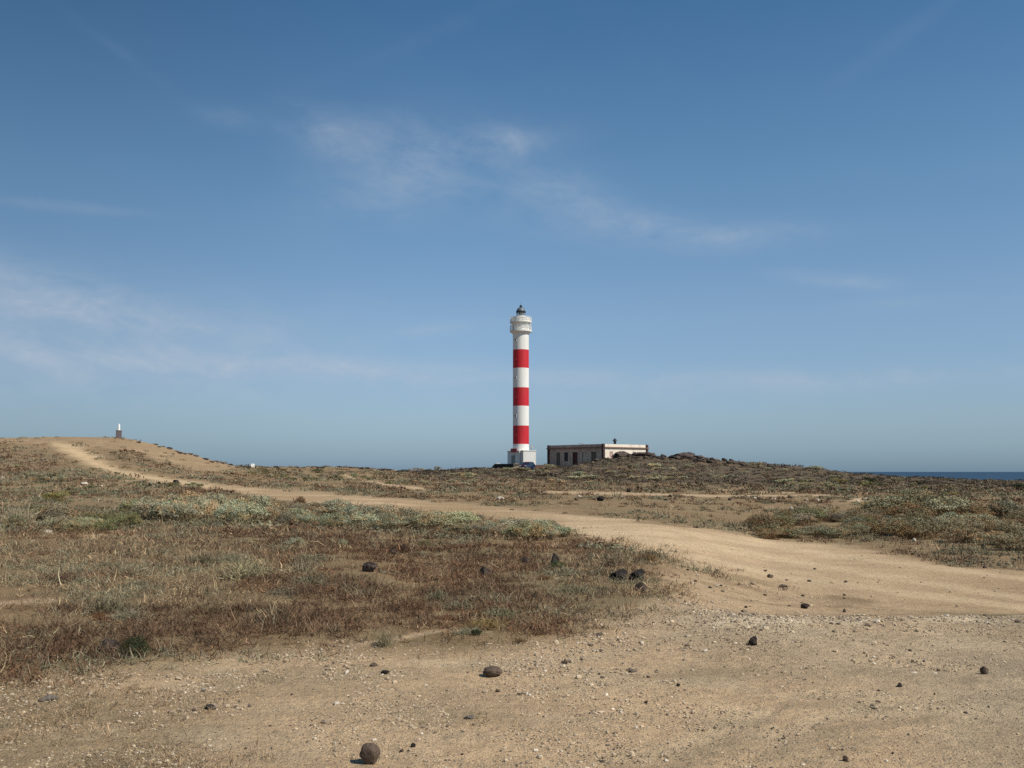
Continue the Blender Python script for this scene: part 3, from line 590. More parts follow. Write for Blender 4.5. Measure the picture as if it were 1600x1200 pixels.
# ------------------------------------------------------------------ parked car
def make_car(loc, rz):
    car = empty('parked_car', loc, rz); tag(car, 'small dark blue car parked below the lighthouse base', 'car')
    PAINT = mat('dark_blue_car_paint', (.015, .035, .09), .25, metal=.4, var=.05, coat=.8); CG = mat('car_glass', (.015, .02, .025), .05, var=.05, spec=.8)
    RUB = mat('tyre_rubber', (.02, .02, .02), .9); RIM = mat('alloy_rim', (.45, .45, .46), .35, metal=.8); LAMP = mat('lamp_glass', (.75, .75, .72), .15, spec=.8); TAIL = mat('tail_lamp_red', (.4, .02, .02), .2)
    # side outline (y forward negative = front) lofted over width
    def loft(sec, name, m_, par=car):
        k = len(sec[0]); vs = [v for s in sec for v in s]
        fs = [(j*k+i, j*k+(i+1)%k, (j+1)*k+(i+1)%k, (j+1)*k+i) for j in range(len(sec)-1) for i in range(k)] + [tuple(range(k-1, -1, -1)), tuple((len(sec)-1)*k+i for i in range(k))]
        return MB().add(vs, fs).build(name, m_, par, smooth=True)
    ys = [(-1.95, .50, .62, .70), (-1.88, .32, .74, .78), (-1.4, .22, .86, .82), (-.95, .22, .93, .83), (.2, .22, .95, .84), (1.3, .22, .95, .83), (1.75, .25, .93, .80), (1.92, .4, .82, .74)]
    loft([[(-w_, y_, zb_), (w_, y_, zb_), (w_ * 1.02, y_, (zb_ + zt_) / 2), (w_ * .96, y_, zt_), (-w_ * .96, y_, zt_), (-w_ * 1.02, y_, (zb_ + zt_) / 2)] for y_, zb_, zt_, w_ in ys], 'body', PAINT)
    cab = [(-.98, .92, .93, .76), (-.25, .92, 1.40, .62), (.1, .92, 1.46, .61), (1.1, .92, 1.44, .60), (1.55, .92, 1.18, .66), (1.78, .92, .95, .72)]
    loft([[(-.77, y_, zb_), (.77, y_, zb_), (w_, y_, zt_), (-w_, y_, zt_)] for y_, zb_, zt_, w_ in cab], 'cabin_glass', CG)
    rf = MB(); rf.add([(-.61, -.28, 1.395), (.61, -.28, 1.395), (.61, .1, 1.475), (.6, 1.12, 1.455), (-.6, 1.12, 1.455), (-.61, .1, 1.475), (-.6, -.28, 1.36), (.6, -.28, 1.36), (.6, 1.12, 1.42), (-.6, 1.12, 1.42)],
        [(0, 1, 2, 5), (5, 2, 3, 4), (0, 6, 7, 1), (4, 3, 8, 9), (1, 7, 8, 3, 2), (0, 5, 4, 9, 6)]); rf.build('roof', PAINT, car)
    for s in (-1, 1):
        for a_, b_ in (((s * .765, -1.0, .93), (s * .625, -.27, 1.40)), ((s * .775, .35, .93), (s * .615, .35, 1.45)), ((s * .73, 1.76, .94), (s * .60, 1.12, 1.44))): MB().tube(a_, b_, .04, 6).build('roof_pillar', PAINT, car)
    for s in (-1, 1):
        for y_ in (-1.25, 1.2):
            m4 = Matrix.Translation((s * .74, y_, .30)) @ Matrix.Rotation(R(90), 4, 'Y'); wh = empty('wheel', (0, 0, 0)); wh.parent = car
            MB().lathe([(.2, -.09), (.28, -.1), (.30, -.07), (.30, .07), (.28, .1), (.2, .09)], 28, m=m4).build('tyre', RUB, wh, smooth=True)
            MB().lathe([(.03, -.105), (.2, -.095), (.2, .095), (.03, .105)], 20, m=m4).build('rim', RIM, wh, smooth=True)
        MB().lathe([(.02, 0), (.13, .01), (.13, .1)], 16, m=Matrix.Translation((s * .56, -1.96, .66)) @ Matrix.Scale(1.3, 4, (1, 0, 0)) @ Matrix.Rotation(R(-90), 4, 'X')).build('headlight', LAMP, car)
        MB().box(s * .56 - .1, 1.86, .62, s * .56 + .1, 1.95, .85).build('tail_light', TAIL, car)
        MB().box(s * .86 - .08, -.72, .92, s * .86 + .08, -.6, 1.04).build('wing_mirror', PAINT, car, bevel=.02)
    MB().box(-.72, -2.0, .28, .72, -1.9, .48).build('bumper', mat('dark_plastic', (.04, .04, .045), .6), car, bevel=.03)
    MB().box(-.4, -1.985, .53, .4, -1.94, .64).build('grille', DARKM, car)
    MB().box(-.26, -2.012, .34, .26, -2.001, .44).build('number_plate', WHITEM, car)
    return car
pc = gp(825, 736.2); make_car((pc.x, 188.5, float(ground(pc.x, 188.5)[0])), R(-28))
# ------------------------------------------------------------------ rocks
import bmesh
def leafmat(name, rough=.8, var=.12, objcol=True, trans=0.0):
    return mat(name, (1, 1, 1), rough, var=var, scale=6.0, spec=.12, vcol=True, objcol=objcol)
LEAF = leafmat('dry_leaf_and_twig'); STUFFM = leafmat('mixed_dry_vegetation', objcol=False)
ROCKM = mat('weathered_rock', (1, 1, 1), .92, var=.45, scale=5.0, bump=.018, bscale=9.0, spec=.2, objcol=True, stain=(.30, .24, .17), stain_scale=3.5, stain_amt=.28)

def rock_mesh(seed, sub=4, jag=.28, planes=7):
    r_ = random.Random(seed); bm = bmesh.new(); bmesh.ops.create_icosphere(bm, subdivisions=sub, radius=.5)
    off = Vector((r_.uniform(0, 50), r_.uniform(0, 50), r_.uniform(0, 50)))
    cuts = [(Vector((r_.gauss(0, 1), r_.gauss(0, 1), r_.gauss(0, .8))).normalized(), r_.uniform(.30, .44)) for _ in range(planes)]
    for v in bm.verts:
        d = v.co.normalized(); q = 1 + jag * mnoise.noise(d * 1.6 + off) + jag * .5 * mnoise.noise(d * 4 + off)
        p = v.co * q
        for n_, k_ in cuts:
            e = p.dot(n_) - k_
            if e > 0: p -= n_ * e * .85
        p += d * (.05 * jag * mnoise.noise(d * 11 + off) + .03 * jag * mnoise.noise(d * 23 + off)); v.co = p
    me = bpy.data.meshes.new('rock'); bm.to_mesh(me); bm.free()
    for p in me.polygons: p.use_smooth = True
    me.set_sharp_from_angle(angle=R(32)); me.materials.append(ROCKM)
    return me
ROCKS = [rock_mesh(10 + i, 4, .45 + .15 * (i % 3), 11) for i in range(6)]; SMOOTHR = [rock_mesh(40 + i, 4, .14, 3) for i in range(3)]; LOWR = [rock_mesh(60 + i, 2, .35) for i in range(6)]
def put_rock(px, py, wpx, hpx, color, label, meshes=ROCKS, group=None, name='rock', cat='rock', sink=.26, depth=.9, rz=None):
    p = gp(px, py); s_ = p.y / FH; o = bpy.data.objects.new(name, random.choice(meshes)); COL.objects.link(o)
    W_, H_ = wpx * s_ * 1.08, hpx * s_ * (1.15 + sink); o.scale = (W_, max(W_ * depth, H_ * .8), H_)
    o.rotation_euler = (0, 0, random.uniform(-.5, .5) if rz is None else rz); o.location = (p.x, p.y + W_ * depth * .35, p.z + H_ * (.5 - sink)); o.color = (*color, 1)
    tag(o, label, cat, group); return o
BAS, BRN, PUR, GRY, PAL = (.022, .019, .017), (.13, .092, .066), (.055, .041, .036), (.20, .17, .14), (.55, .47, .38)
RK = [(574, 894, 20, 18, PUR, 'dark rounded boulder standing alone in reddish brush, nearest the pale twiggy shrubs'),
      (757, 902, 18, 14, PUR, 'dark boulder half sunk in the brush between two other dark boulders'),
      (867, 888, 14, 20, BAS, 'tall narrow black rock with a green plant at its foot'),
      (612, 866, 14, 7, PUR, 'low flat dark rock lying in the brush farther back'), (629, 863, 8, 11, BAS, 'small upright black rock beside a low flat one'),
      (821, 881, 16, 9, PUR, 'low grey-purple rock left of the tall narrow black rock'),
      (967, 907, 26, 14, BAS, 'long jagged black rock, left piece of the pair by the track bend'), (996, 907, 22, 14, BAS, 'jagged black rock, right piece of the pair by the track bend'),
      (1002, 927, 20, 14, PUR, 'squat dark purple boulder just in front of the jagged black pair'),
      (938, 852, 9, 6, BAS, 'small black rock at the edge where brush meets track'), (951, 854, 9, 5, BRN, 'small brown rock next to the small black one at the track edge'),
      (1258, 951, 12, 9, PUR, 'dark cube-like stone on the pale ledge of the gravel'), (1320, 957, 5, 5, PUR, 'tiny dark stone on the ledge right of the cube-like one'),
      (1178, 1009, 12, 12, PUR, 'dark purple stone with a pointed top on the open gravel'), (1540, 1054, 13, 10, BRN, 'pyramid-shaped brown stone at the far right of the gravel'),
      (1407, 1074, 9, 6, PUR, 'small dark stone left of the pyramid-shaped one'), (600, 1054, 11, 7, BAS, 'small black stone in the gravel left of the brown oval stone'),
      (583, 1042, 14, 5, BRN, 'flat brown stone at the edge of the brush'), (883, 1038, 7, 7, BRN, 'small upright brown stone right of the brown oval stone'),
      (327, 1110, 16, 8, PUR, 'purple-brown stone lying alone in the left foreground'), (73, 1096, 22, 8, GRY, 'flat grey stone at the far left of the foreground'),
      (165, 1020, 36, 17, PUR, 'large purple-brown boulder among tall brush, dark plant at its right'), (1204, 903, 10, 5, BRN, 'small brown stone at the near edge of the track'),
      (1224, 918, 14, 4, BRN, 'flat brown stone on the verge between track and ledge'), (1196, 893, 5, 3, BRN, 'tiny brown stone on the track near its edge'), (938, 783, 11, 9, BAS, 'black rock standing on the flat beyond the track'),
      (1286, 824, 8, 4, BRN, 'small dark rock under the shrubs at the right of the track'), (1538, 857, 7, 7, BAS, 'black stone where the right shrubs meet the track'), (1540, 888, 6, 7, BRN, 'small stone at the far right track edge'),
      (274, 756, 10, 7, BAS, 'dark brown boulder beside the path at the foot of the hill'), (256, 757, 5, 3, BAS, 'small dark rock left of the boulder by the hill path'),
      (1436, 798, 20, 11, BAS, 'wide black rock under a grey shrub right of the track'), (982, 769, 7, 5, BAS, 'black rock on the pale strip before the mound'),
      (733, 1124, 13, 5, GRY, 'flat grey stone in the central foreground gravel'), (645, 1168, 9, 5, BAS, 'small black stone behind the big rounded foreground stone'),
      (1322, 1190, 10, 7, BRN, 'brown stone at the bottom edge of the gravel'), (1060, 1073, 6, 4, BAS, 'tiny black stone in mid gravel'), (1010, 1100, 5, 4, BRN, 'tiny brown stone in mid gravel')]
for px_, py_, w_, h_, c_, lb in RK: put_rock(px_, py_, w_, h_, c_, lb)
put_rock(770, 1059, 27, 14, BRN, 'brown oval stone lying on the gravel, tilted to one side', SMOOTHR, rz=.1, sink=.1)
put_rock(577, 1196, 30, 27, (.14, .10, .072), 'big rounded brown stone at the bottom edge of the foreground', SMOOTHR[1:2], sink=.08, rz=.3)
put_rock(1132, 718.5, 9, 5, BAS, 'black boulder on the skyline beyond the mound, left of two', LOWR); put_rock(1143, 719.5, 8, 4.5, BAS, 'black boulder on the skyline beyond the mound, right of two', LOWR)
WH = [(782, 781, 14, 5, 'long pale stone on the flat beyond the track'), (1228, 827, 11, 6, 'white block among the shrubs at the right of the track'), (1297, 832, 6, 6, 'small upright white stone under the right shrubs'),
      (1429, 847, 6, 6, 'small white stone where the right shrubs thin out'), (1394, 797, 7, 6, 'white stone left of the wide black rock'), (1237, 797, 6, 5, 'small white stone above the right shrub band'),
      (73, 833, 12, 5, 'pinkish white stone among the brush at the left'), (129, 758, 13, 5, 'pale rock by the path at the foot of the hill'), (157, 761, 6, 3, 'small pale rock right of the pale rock by the hill path'),
      (3, 748, 5, 4, 'pale stone on the hillside at the far left'), (1008, 754, 3, 4, 'small white marker stone at the foot of the mound'), (911, 773, 5, 3, 'small pale stone beyond the track, left of the black rock'), (320, 748, 9, 3, 'flat pinkish stone on the hill flank'),
      (1552, 768, 5, 3, 'small white stone in green scrub near the sea'), (1462, 797, 7, 4, 'pale stone right of the wide black rock')]
for px_, py_, w_, h_, lb in WH: put_rock(px_, py_, w_, h_, PAL, lb, LOWR, name='pale_stone', cat='stone')
for k_ in range(70):          # loose stones on the gravel
    px_ = random.uniform(20, 1590); py_ = 1000 + 195 * random.random() ** 1.2; s_ = random.uniform(1.6, 3.3) * (1.5 if random.random() < .12 else 1)
    put_rock(px_, py_, s_ * 1.4, s_ * .8, random.choice([BRN, BRN, PUR, GRY, (.3, .25, .19), (.42, .36, .28), PAL]), 'small loose stone scattered on the open gravel', LOWR, 'loose stones on the gravel', 'loose_stone', 'stone')
for k_ in range(22):
    px_ = random.uniform(1060, 1330); py_ = random.uniform(890, 955); s_ = random.uniform(2., 4)
    put_rock(px_, py_, s_ * 1.6, s_ * .8, random.choice([BRN, PUR, PAL]), 'small stone on the verge between track and ledge', LOWR, 'stones on the verge', 'loose_stone', 'stone')
def sky_py(px):
    return np.interp(px, [0, 190, 215, 262, 330, 370, 420, 530, 600, 655, 700, 745, 800, 850, 885, 920, 945, 985, 1030, 1080, 1120, 1200, 1280, 1335, 1420, 1500, 1600], [683, 682, 687, 699, 718, 729, 729, 729, 733, 736, 734, 731, 736, 736, 730, 721, 714, 709, 712, 713, 718, 724, 732, 738, 743, 747, 750])
for k_ in range(85):          # lava boulders along the mound
    px_ = random.choice([random.gauss(985, 30), random.gauss(1075, 28), random.uniform(930, 1330)]); py_ = sky_py(px_) + abs(random.gauss(0, 4)) + 1.5; s_ = random.uniform(2, 7)
    put_rock(px_, py_, s_ * 1.5, s_ * .7, random.choice([BAS, (.06, .045, .04), (.07, .052, .045), (.09, .065, .05)]), 'dark lava boulder heaped along the crest of the mound beside the house', LOWR, 'lava boulders on the mound', 'lava_boulder', 'boulder')
for px_, py_, w_, h_, wh_ in ((972, 714, 36, 9, 'left'), (1002, 713, 32, 8, 'right'), (1068, 716, 36, 8, 'left'), (1090, 717, 30, 6.5, 'right')):
    put_rock(px_, py_, w_, h_, (.075, .055, .048), 'broad dark lava outcrop on the mound, ' + wh_ + ' one ' + ('beside the house' if px_ < 1040 else 'of the farther pair'), ROCKS, name='lava_outcrop', cat='outcrop', sink=.3)
for k_ in range(45):
    px_ = random.uniform(385, 770); py_ = sky_py(px_) + abs(random.gauss(0, 1.5)) + .8; s_ = random.uniform(1.8, 3.6)
    put_rock(px_, py_, s_ * 3.2, s_ * .8, random.choice([BAS, PUR]), 'low dark rock along the skyline left of the lighthouse', LOWR, 'low rocks on the skyline', 'skyline_rock', 'rock')
for k_ in range(22):
    px_ = random.uniform(200, 370); py_ = sky_py(px_) + random.uniform(.5, 5); s_ = random.uniform(1.5, 2.6)
    put_rock(px_, py_, s_ * 4, s_, random.choice([BAS, BRN, (.16, .12, .09)]), 'low rock ledge on the flank of the sandy hill', LOWR, 'rock ledges on the hill flank', 'rock_ledge', 'rock')
for k_ in range(34):
    px_ = random.uniform(900, 1440); py_ = random.gauss(779 + (px_ - 900) * .008, 2.5); s_ = random.uniform(2, 4.5)
    put_rock(px_, py_, s_ * 1.6, s_, random.choice([BAS, PUR, BRN, PAL]), 'rough stone in the line below the pale far track', LOWR, 'stones lining the far track', 'far_stone', 'stone')

# ------------------------------------------------------------------ leaf and blade builders
def blades(base, dirs, L, wd, cols, bend=.35, r_=rng):
    """curved strips: 5 vertices, 3 triangles each"""
    n = len(base); rv = r_.normal(size=(n, 3)); side = np.cross(dirs, rv); side /= np.linalg.norm(side, axis=1)[:, None] + 1e-9
    bd = r_.normal(size=(n, 3)) * bend; bd[:, 2] -= bend * .5
    m_ = base + dirs * (L * .5)[:, None]; t_ = base + dirs * L[:, None] + bd * (L * .6)[:, None]; h = side * (wd * .5)[:, None]
    V_ = np.stack([base - h, base + h, m_ - h * .85, m_ + h * .85, t_], 1).reshape(-1, 3)
    o = (np.arange(n) * 5)[:, None, None]; T_ = (np.array([[0, 1, 3], [0, 3, 2], [2, 3, 4]])[None] + o).reshape(-1, 3)
    C_ = np.repeat(cols, 5, axis=0); return V_, T_, C_
def leaves(c, nrm_, L, wd, cols, r_=rng):
    n = len(c); rv = r_.normal(size=(n, 3)); a = np.cross(nrm_, rv); a /= np.linalg.norm(a, axis=1)[:, None] + 1e-9; b = np.cross(nrm_, a); b /= np.linalg.norm(b, axis=1)[:, None] + 1e-9
    ax = a * (L * .5)[:, None]; bx = b * (wd * .5)[:, None]
    V_ = np.stack([c - ax, c + bx, c + ax, c - bx], 1).reshape(-1, 3); o = (np.arange(n) * 4)[:, None, None]
    T_ = (np.array([[0, 1, 2], [0, 2, 3]])[None] + o).reshape(-1, 3); return V_, T_, np.repeat(cols, 4, axis=0)
def join(L_):
    V_, T_, C_, o = [], [], [], 0
    for v_, t_, c_ in L_: V_.append(v_); T_.append(t_ + o); C_.append(c_); o += len(v_)
    return np.concatenate(V_), np.concatenate(T_), np.concatenate(C_)
def unit(v): return v / (np.linalg.norm(v, axis=1)[:, None] + 1e-9)
def shrub_mesh(seed, kind):
    r_ = np.random.default_rng(seed); L_ = []
    if kind in ('sage', 'far'):
        nc, nl, ls = (26, 130, .034) if kind == 'sage' else (12, 60, .075)
        th = r_.uniform(0, 2 * np.pi, nc); rr = .38 * np.sqrt(r_.uniform(0, 1, nc)); cc = np.stack([rr * np.cos(th), rr * np.sin(th), .34 * np.sqrt(np.maximum(0, 1 - (rr / .46) ** 2)) * r_.uniform(.55, 1.1, nc) + .03], 1)
        for k_ in range(nc):
            d_ = unit(r_.normal(size=(nl, 3))); d_[:, 2] = np.abs(d_[:, 2]) * 1.0 - .15; q = r_.uniform(.09, .17) * r_.uniform(.35, 1.05, nl) ** .6
            p_ = cc[k_] + d_ * q[:, None] * np.array([1.1, 1.1, .85]); p_[:, 2] = np.maximum(p_[:, 2], .01)
            tone = r_.uniform(.75, 1.15) * r_.uniform(.65, 1.3, nl)[:, None]; hue = np.array([.95, 1.0, .9]) if r_.random() < .75 else np.array([1.2, .95, .72])
            L_.append(leaves(p_, unit(d_ + r_.normal(size=(nl, 3)) * .7), r_.uniform(.6, 1.4, nl) * ls, r_.uniform(.35, .6, nl) * ls, tone * hue, r_))
        nb_ = 150 if kind == 'sage' else 24
        d_ = unit(np.stack([r_.normal(size=nb_), r_.normal(size=nb_), np.abs(r_.normal(size=nb_)) * .9 + .15], 1)); L_.append(blades(np.c_[r_.normal(size=(nb_, 2)) * .12, np.zeros(nb_)], d_, r_.uniform(.2, .5, nb_), np.full(nb_, .012 if kind == 'sage' else .03), np.tile([.75, .62, .5], (nb_, 1)), .2, r_))
    elif kind == 'twig':
        n = 700; d_ = unit(np.stack([r_.normal(size=n), r_.normal(size=n), np.abs(r_.normal(size=n)) * 1.3 + .3], 1)); b_ = np.c_[r_.normal(size=(n, 2)) * .17, np.zeros(n)]
        b_[n // 3:] += d_[n // 3:] * r_.uniform(.05, .28, n - n // 3)[:, None]; d2 = unit(d_ + r_.normal(size=(n, 3)) * .45)
        L_.append(blades(b_, d2, r_.uniform(.12, .34, n), r_.uniform(.008, .016, n), r_.uniform(.6, 1.25, (n, 1)) * np.array([[1, .97, .86]]), .3, r_))
    else:   # 'ball': dense dry round bush of fine twigs
        n = 1100; d_ = unit(r_.normal(size=(n, 3))); d_[:, 2] = np.abs(d_[:, 2]); b_ = d_ * (r_.uniform(.2, 1, n) ** .5)[:, None] * np.array([.38, .38, .36])
        L_.append(blades(b_, unit(d_ + r_.normal(size=(n, 3)) * .5), r_.uniform(.06, .15, n), r_.uniform(.008, .016, n), r_.uniform(.55, 1.3, (n, 1)) * np.array([[1, .85, .7]]), .3, r_))
    V_, T_, C_ = join(L_); return mesh_np('shrub_' + kind, V_, T_, LEAF, cols=C_, link=False)
SH = {'sage': [shrub_mesh(100 + i, 'sage') for i in range(8)], 'far': [shrub_mesh(200 + i, 'far') for i in range(8)], 'twig': [shrub_mesh(300 + i, 'twig') for i in range(4)], 'ball': [shrub_mesh(400 + i, 'ball') for i in range(2)]}
BRNG = (.27, .20, .125)
def put_shrub(px, py, wpx, hpx, kind, color, label, group=None, name='shrub', cat='shrub'):
    p = gp(px, py); s_ = p.y / FH; o = bpy.data.objects.new(name, random.choice(SH[kind])); COL.objects.link(o)
    W_, H_ = wpx * s_, hpx * s_; o.location = (p.x, p.y + W_ * .3, p.z - .03); o.location.z = float(ground(o.location.x, o.location.y)[0]) - .02
    o.scale = (W_ * 1.1, max(W_ * .8, H_), H_ * 2.1); o.rotation_euler.z = random.uniform(0, 6.28) if abs(W_ - H_) < .2 * W_ else random.choice([0, math.pi]) + random.uniform(-.4, .4)
    k_ = random.uniform(.82, 1.18); o.color = (*[q * k_ * random.uniform(.94, 1.06) for q in color], 1); tag(o, label, cat, group); return o
SAGE, SAGE2, OLV, BLUEG, BRNB, PALEG, YELG, DKG, GREYB = (.42, .385, .265), (.34, .305, .205), (.22, .195, .11), (.39, .385, .27), (.20, .125, .075), (.42, .36, .25), (.25, .225, .10), (.06, .07, .038), (.29, .25, .175)
ISO = [(376, 908, 74, 42, 'twig', PALEG, 'pale grey twiggy shrub standing in the middle of the brown brush'), (458, 858, 32, 20, 'sage', BLUEG, 'small blue-green shrub behind the pale twiggy one'),
       (470, 900, 46, 30, 'twig', PALEG, 'pale twiggy shrub right of the larger pale one in the brush'), (190, 902, 60, 26, 'twig', GREYB, 'grey twiggy shrub at the left of the brush field'), (160, 960, 70, 34, 'twig', GREYB, 'grey-green straggly shrub in front at the left of the brush'),
       (18, 826, 60, 44, 'twig', PALEG, 'tall pale twiggy shrub at the far left behind the brush'), (205, 1030, 52, 36, 'sage', DKG, 'dark green leafy plant right of the large purple-brown boulder'), (744, 994, 20, 14, 'sage', DKG, 'small dark green plant at the near edge of the brush'),
       (872, 891, 26, 16, 'sage', (.10, .13, .06), 'green plant at the foot of the tall narrow black rock'), (664, 858, 26, 16, 'sage', OLV, 'small olive bush in the brush behind the dark boulders'), (718, 822, 34, 17, 'ball', BRNB, 'round reddish brown bush at the edge of the track'),
       (82, 785, 46, 20, 'sage', YELG, 'yellow-green bush on the slope at the left'), (468, 786, 20, 14, 'ball', BRNB, 'small brown bush beside the track on the left'), (960, 886, 46, 26, 'twig', GREYB, 'grey straggly bush behind the jagged black rocks'), (1012, 878, 40, 20, 'twig', BRNB, 'brown straggly bush at the bend of the track'),
       (760, 985, 60, 24, 'twig', (.36, .27, .13), 'golden dry tuft at the near edge of the brush'), (535, 855, 18, 14, 'sage', BLUEG, 'tiny blue-green shrub right of the small blue-green one'), (640, 806, 24, 12, 'ball', BRNB, 'brown bush at the back of the grey-green band'),
       (600, 1012, 34, 34, 'twig', GREYB, 'upright grey tuft at the near edge of the brush')]
for q in ISO: put_shrub(*q)
ORD = 'first second third fourth fifth sixth seventh eighth ninth tenth eleventh twelfth thirteenth fourteenth fifteenth sixteenth seventeenth eighteenth nineteenth twentieth'.split()
TENS = {2: 'twenty', 3: 'thirty', 4: 'forty', 5: 'fifty', 6: 'sixty', 7: 'seventy', 8: 'eighty'}
def ordinal(i): return ORD[i - 1] if i <= 20 else ((TENS[i // 10] + '-' + ORD[i % 10 - 1]) if i % 10 else TENS[i // 10][:-1] + 'ieth')
def name_each(label, group):
    """tell the members of one group apart by size and by their order from the left"""
    ms = sorted([o for o in COL.objects if o.get('group') == group], key=lambda o: o.location.x / o.location.y); wm = sorted(o.scale.x / o.location.y for o in ms)
    for i, o in enumerate(ms):
        q = o.scale.x / o.location.y; sz = 'wide ' if q > wm[int(len(wm) * .66)] else ('narrow ' if q < wm[int(len(wm) * .33)] else '')
        o['label'] = sz + label + ', ' + ordinal(i + 1) + ' from left'
def band(n, pts, jit, wr, hr, kind, cols_, label, group):
    for k_ in range(n):
        t_ = random.random() * (len(pts) - 1); i_ = min(int(t_), len(pts) - 2); u_ = t_ - i_
        px_ = pts[i_][0] * (1 - u_) + pts[i_ + 1][0] * u_; py_ = pts[i_][1] * (1 - u_) + pts[i_ + 1][1] * u_ + random.uniform(-jit, jit) * .5
        s_ = random.uniform(.8, 1.2); put_shrub(px_, py_, random.uniform(*wr) * s_, random.uniform(*hr) * s_, kind, random.choice(cols_), label, group)
    name_each(label, group)
band(20, [(640, 822), (740, 836), (830, 840), (880, 838)], 14, (40, 66), (20, 32), 'sage', [SAGE, SAGE2, BLUEG, SAGE], 'grey-green shrub in clump beside track bend', 'shrubs beside the bend of the track')
band(24, [(400, 812), (500, 818), (640, 826)], 18, (40, 68), (20, 33), 'sage', [SAGE, SAGE2, GREYB, BLUEG], 'grey-green shrub in middle of band below track', 'shrubs in the middle band')
band(20, [(200, 812), (300, 812), (400, 816)], 16, (50, 84), (26, 40), 'sage', [SAGE, BLUEG, SAGE], 'pale grey-green bushy shrub in the left band', 'shrubs in the left band')
band(16, [(0, 822), (100, 826), (210, 826)], 20, (44, 74), (22, 34), 'sage', [GREYB, SAGE2, OLV], 'dull grey-brown shrub at left end of band', 'shrubs at the left end of the band')
band(32, [(1190, 832), (1280, 826), (1360, 828), (1450, 836)], 34, (44, 80), (15, 27), 'sage', [SAGE2, OLV, GREYB, GREYB, GREYB, BRNG], 'olive shrub in thicket right of track', 'shrubs in the thicket right of the track')
band(28, [(1390, 815), (1480, 825), (1620, 836)], 56, (60, 110), (20, 36), 'sage', [GREYB, SAGE2, GREYB, GREYB, BRNG], 'tall grey shrub at far right of thicket', 'tall shrubs at the far right')
band(30, [(380, 742), (470, 744), (560, 748), (640, 752)], 16, (10, 24), (4, 8), 'far', [SAGE2, OLV, SAGE2, YELG], 'small green shrub on rise below left skyline', 'shrubs on the left rise')
band(62, [(650, 748), (860, 746), (1000, 738), (1150, 740), (1330, 750)], 30, (16, 34), (5, 10), 'far', [SAGE, PALEG, SAGE, SAGE2, PALEG], 'low cushion shrub on the dark mound', 'cushion shrubs on the mound')
band(24, [(1250, 757), (1400, 764), (1600, 770)], 22, (14, 32), (6, 11), 'far', [SAGE2, OLV, YELG, DKG], 'green shrub on the flat toward the sea', 'shrubs toward the sea')
band(18, [(0, 745), (120, 765), (260, 772), (360, 776)], 36, (16, 32), (7, 12), 'far', [OLV, SAGE2, GREYB], 'dull shrub on the lower slope of the hill', 'shrubs on the lower hill slope')

for lb, gr in (('dark lava boulder on the crest of the mound', 'lava boulders on the mound'), ('small loose stone on the open gravel', 'loose stones on the gravel'), ('small stone on the verge above the ledge', 'stones on the verge'),
               ('low dark rock on the skyline left of the lighthouse', 'low rocks on the skyline'), ('low rock ledge on the hill flank', 'rock ledges on the hill flank'), ('rough stone below the pale far track', 'stones lining the far track')): name_each(lb, gr)

for gr, lb, kd, cl, n_, (wa, wb), (ha, hb) in (('woody bushes in the brush', 'low dark woody bush in the brown brush', 'twig', (.16, .105, .07), 16, (40, 78), (14, 24)), ('grey tufts in the brush', 'grey-green twiggy tuft in the brown brush', 'twig', (.27, .25, .17), 14, (36, 70), (14, 24)), ('round bushes in the brush', 'small round russet bush in the brown brush', 'ball', (.24, .14, .085), 12, (18, 34), (9, 15))):
    for k_ in range(n_): put_shrub(random.uniform(20, 930), 856 + 150 * random.random() ** .8 - 0, random.uniform(wa, wb), random.uniform(ha, hb), kd, cl, lb, gr, name='dry_bush', cat='bush')
    name_each(lb, gr)

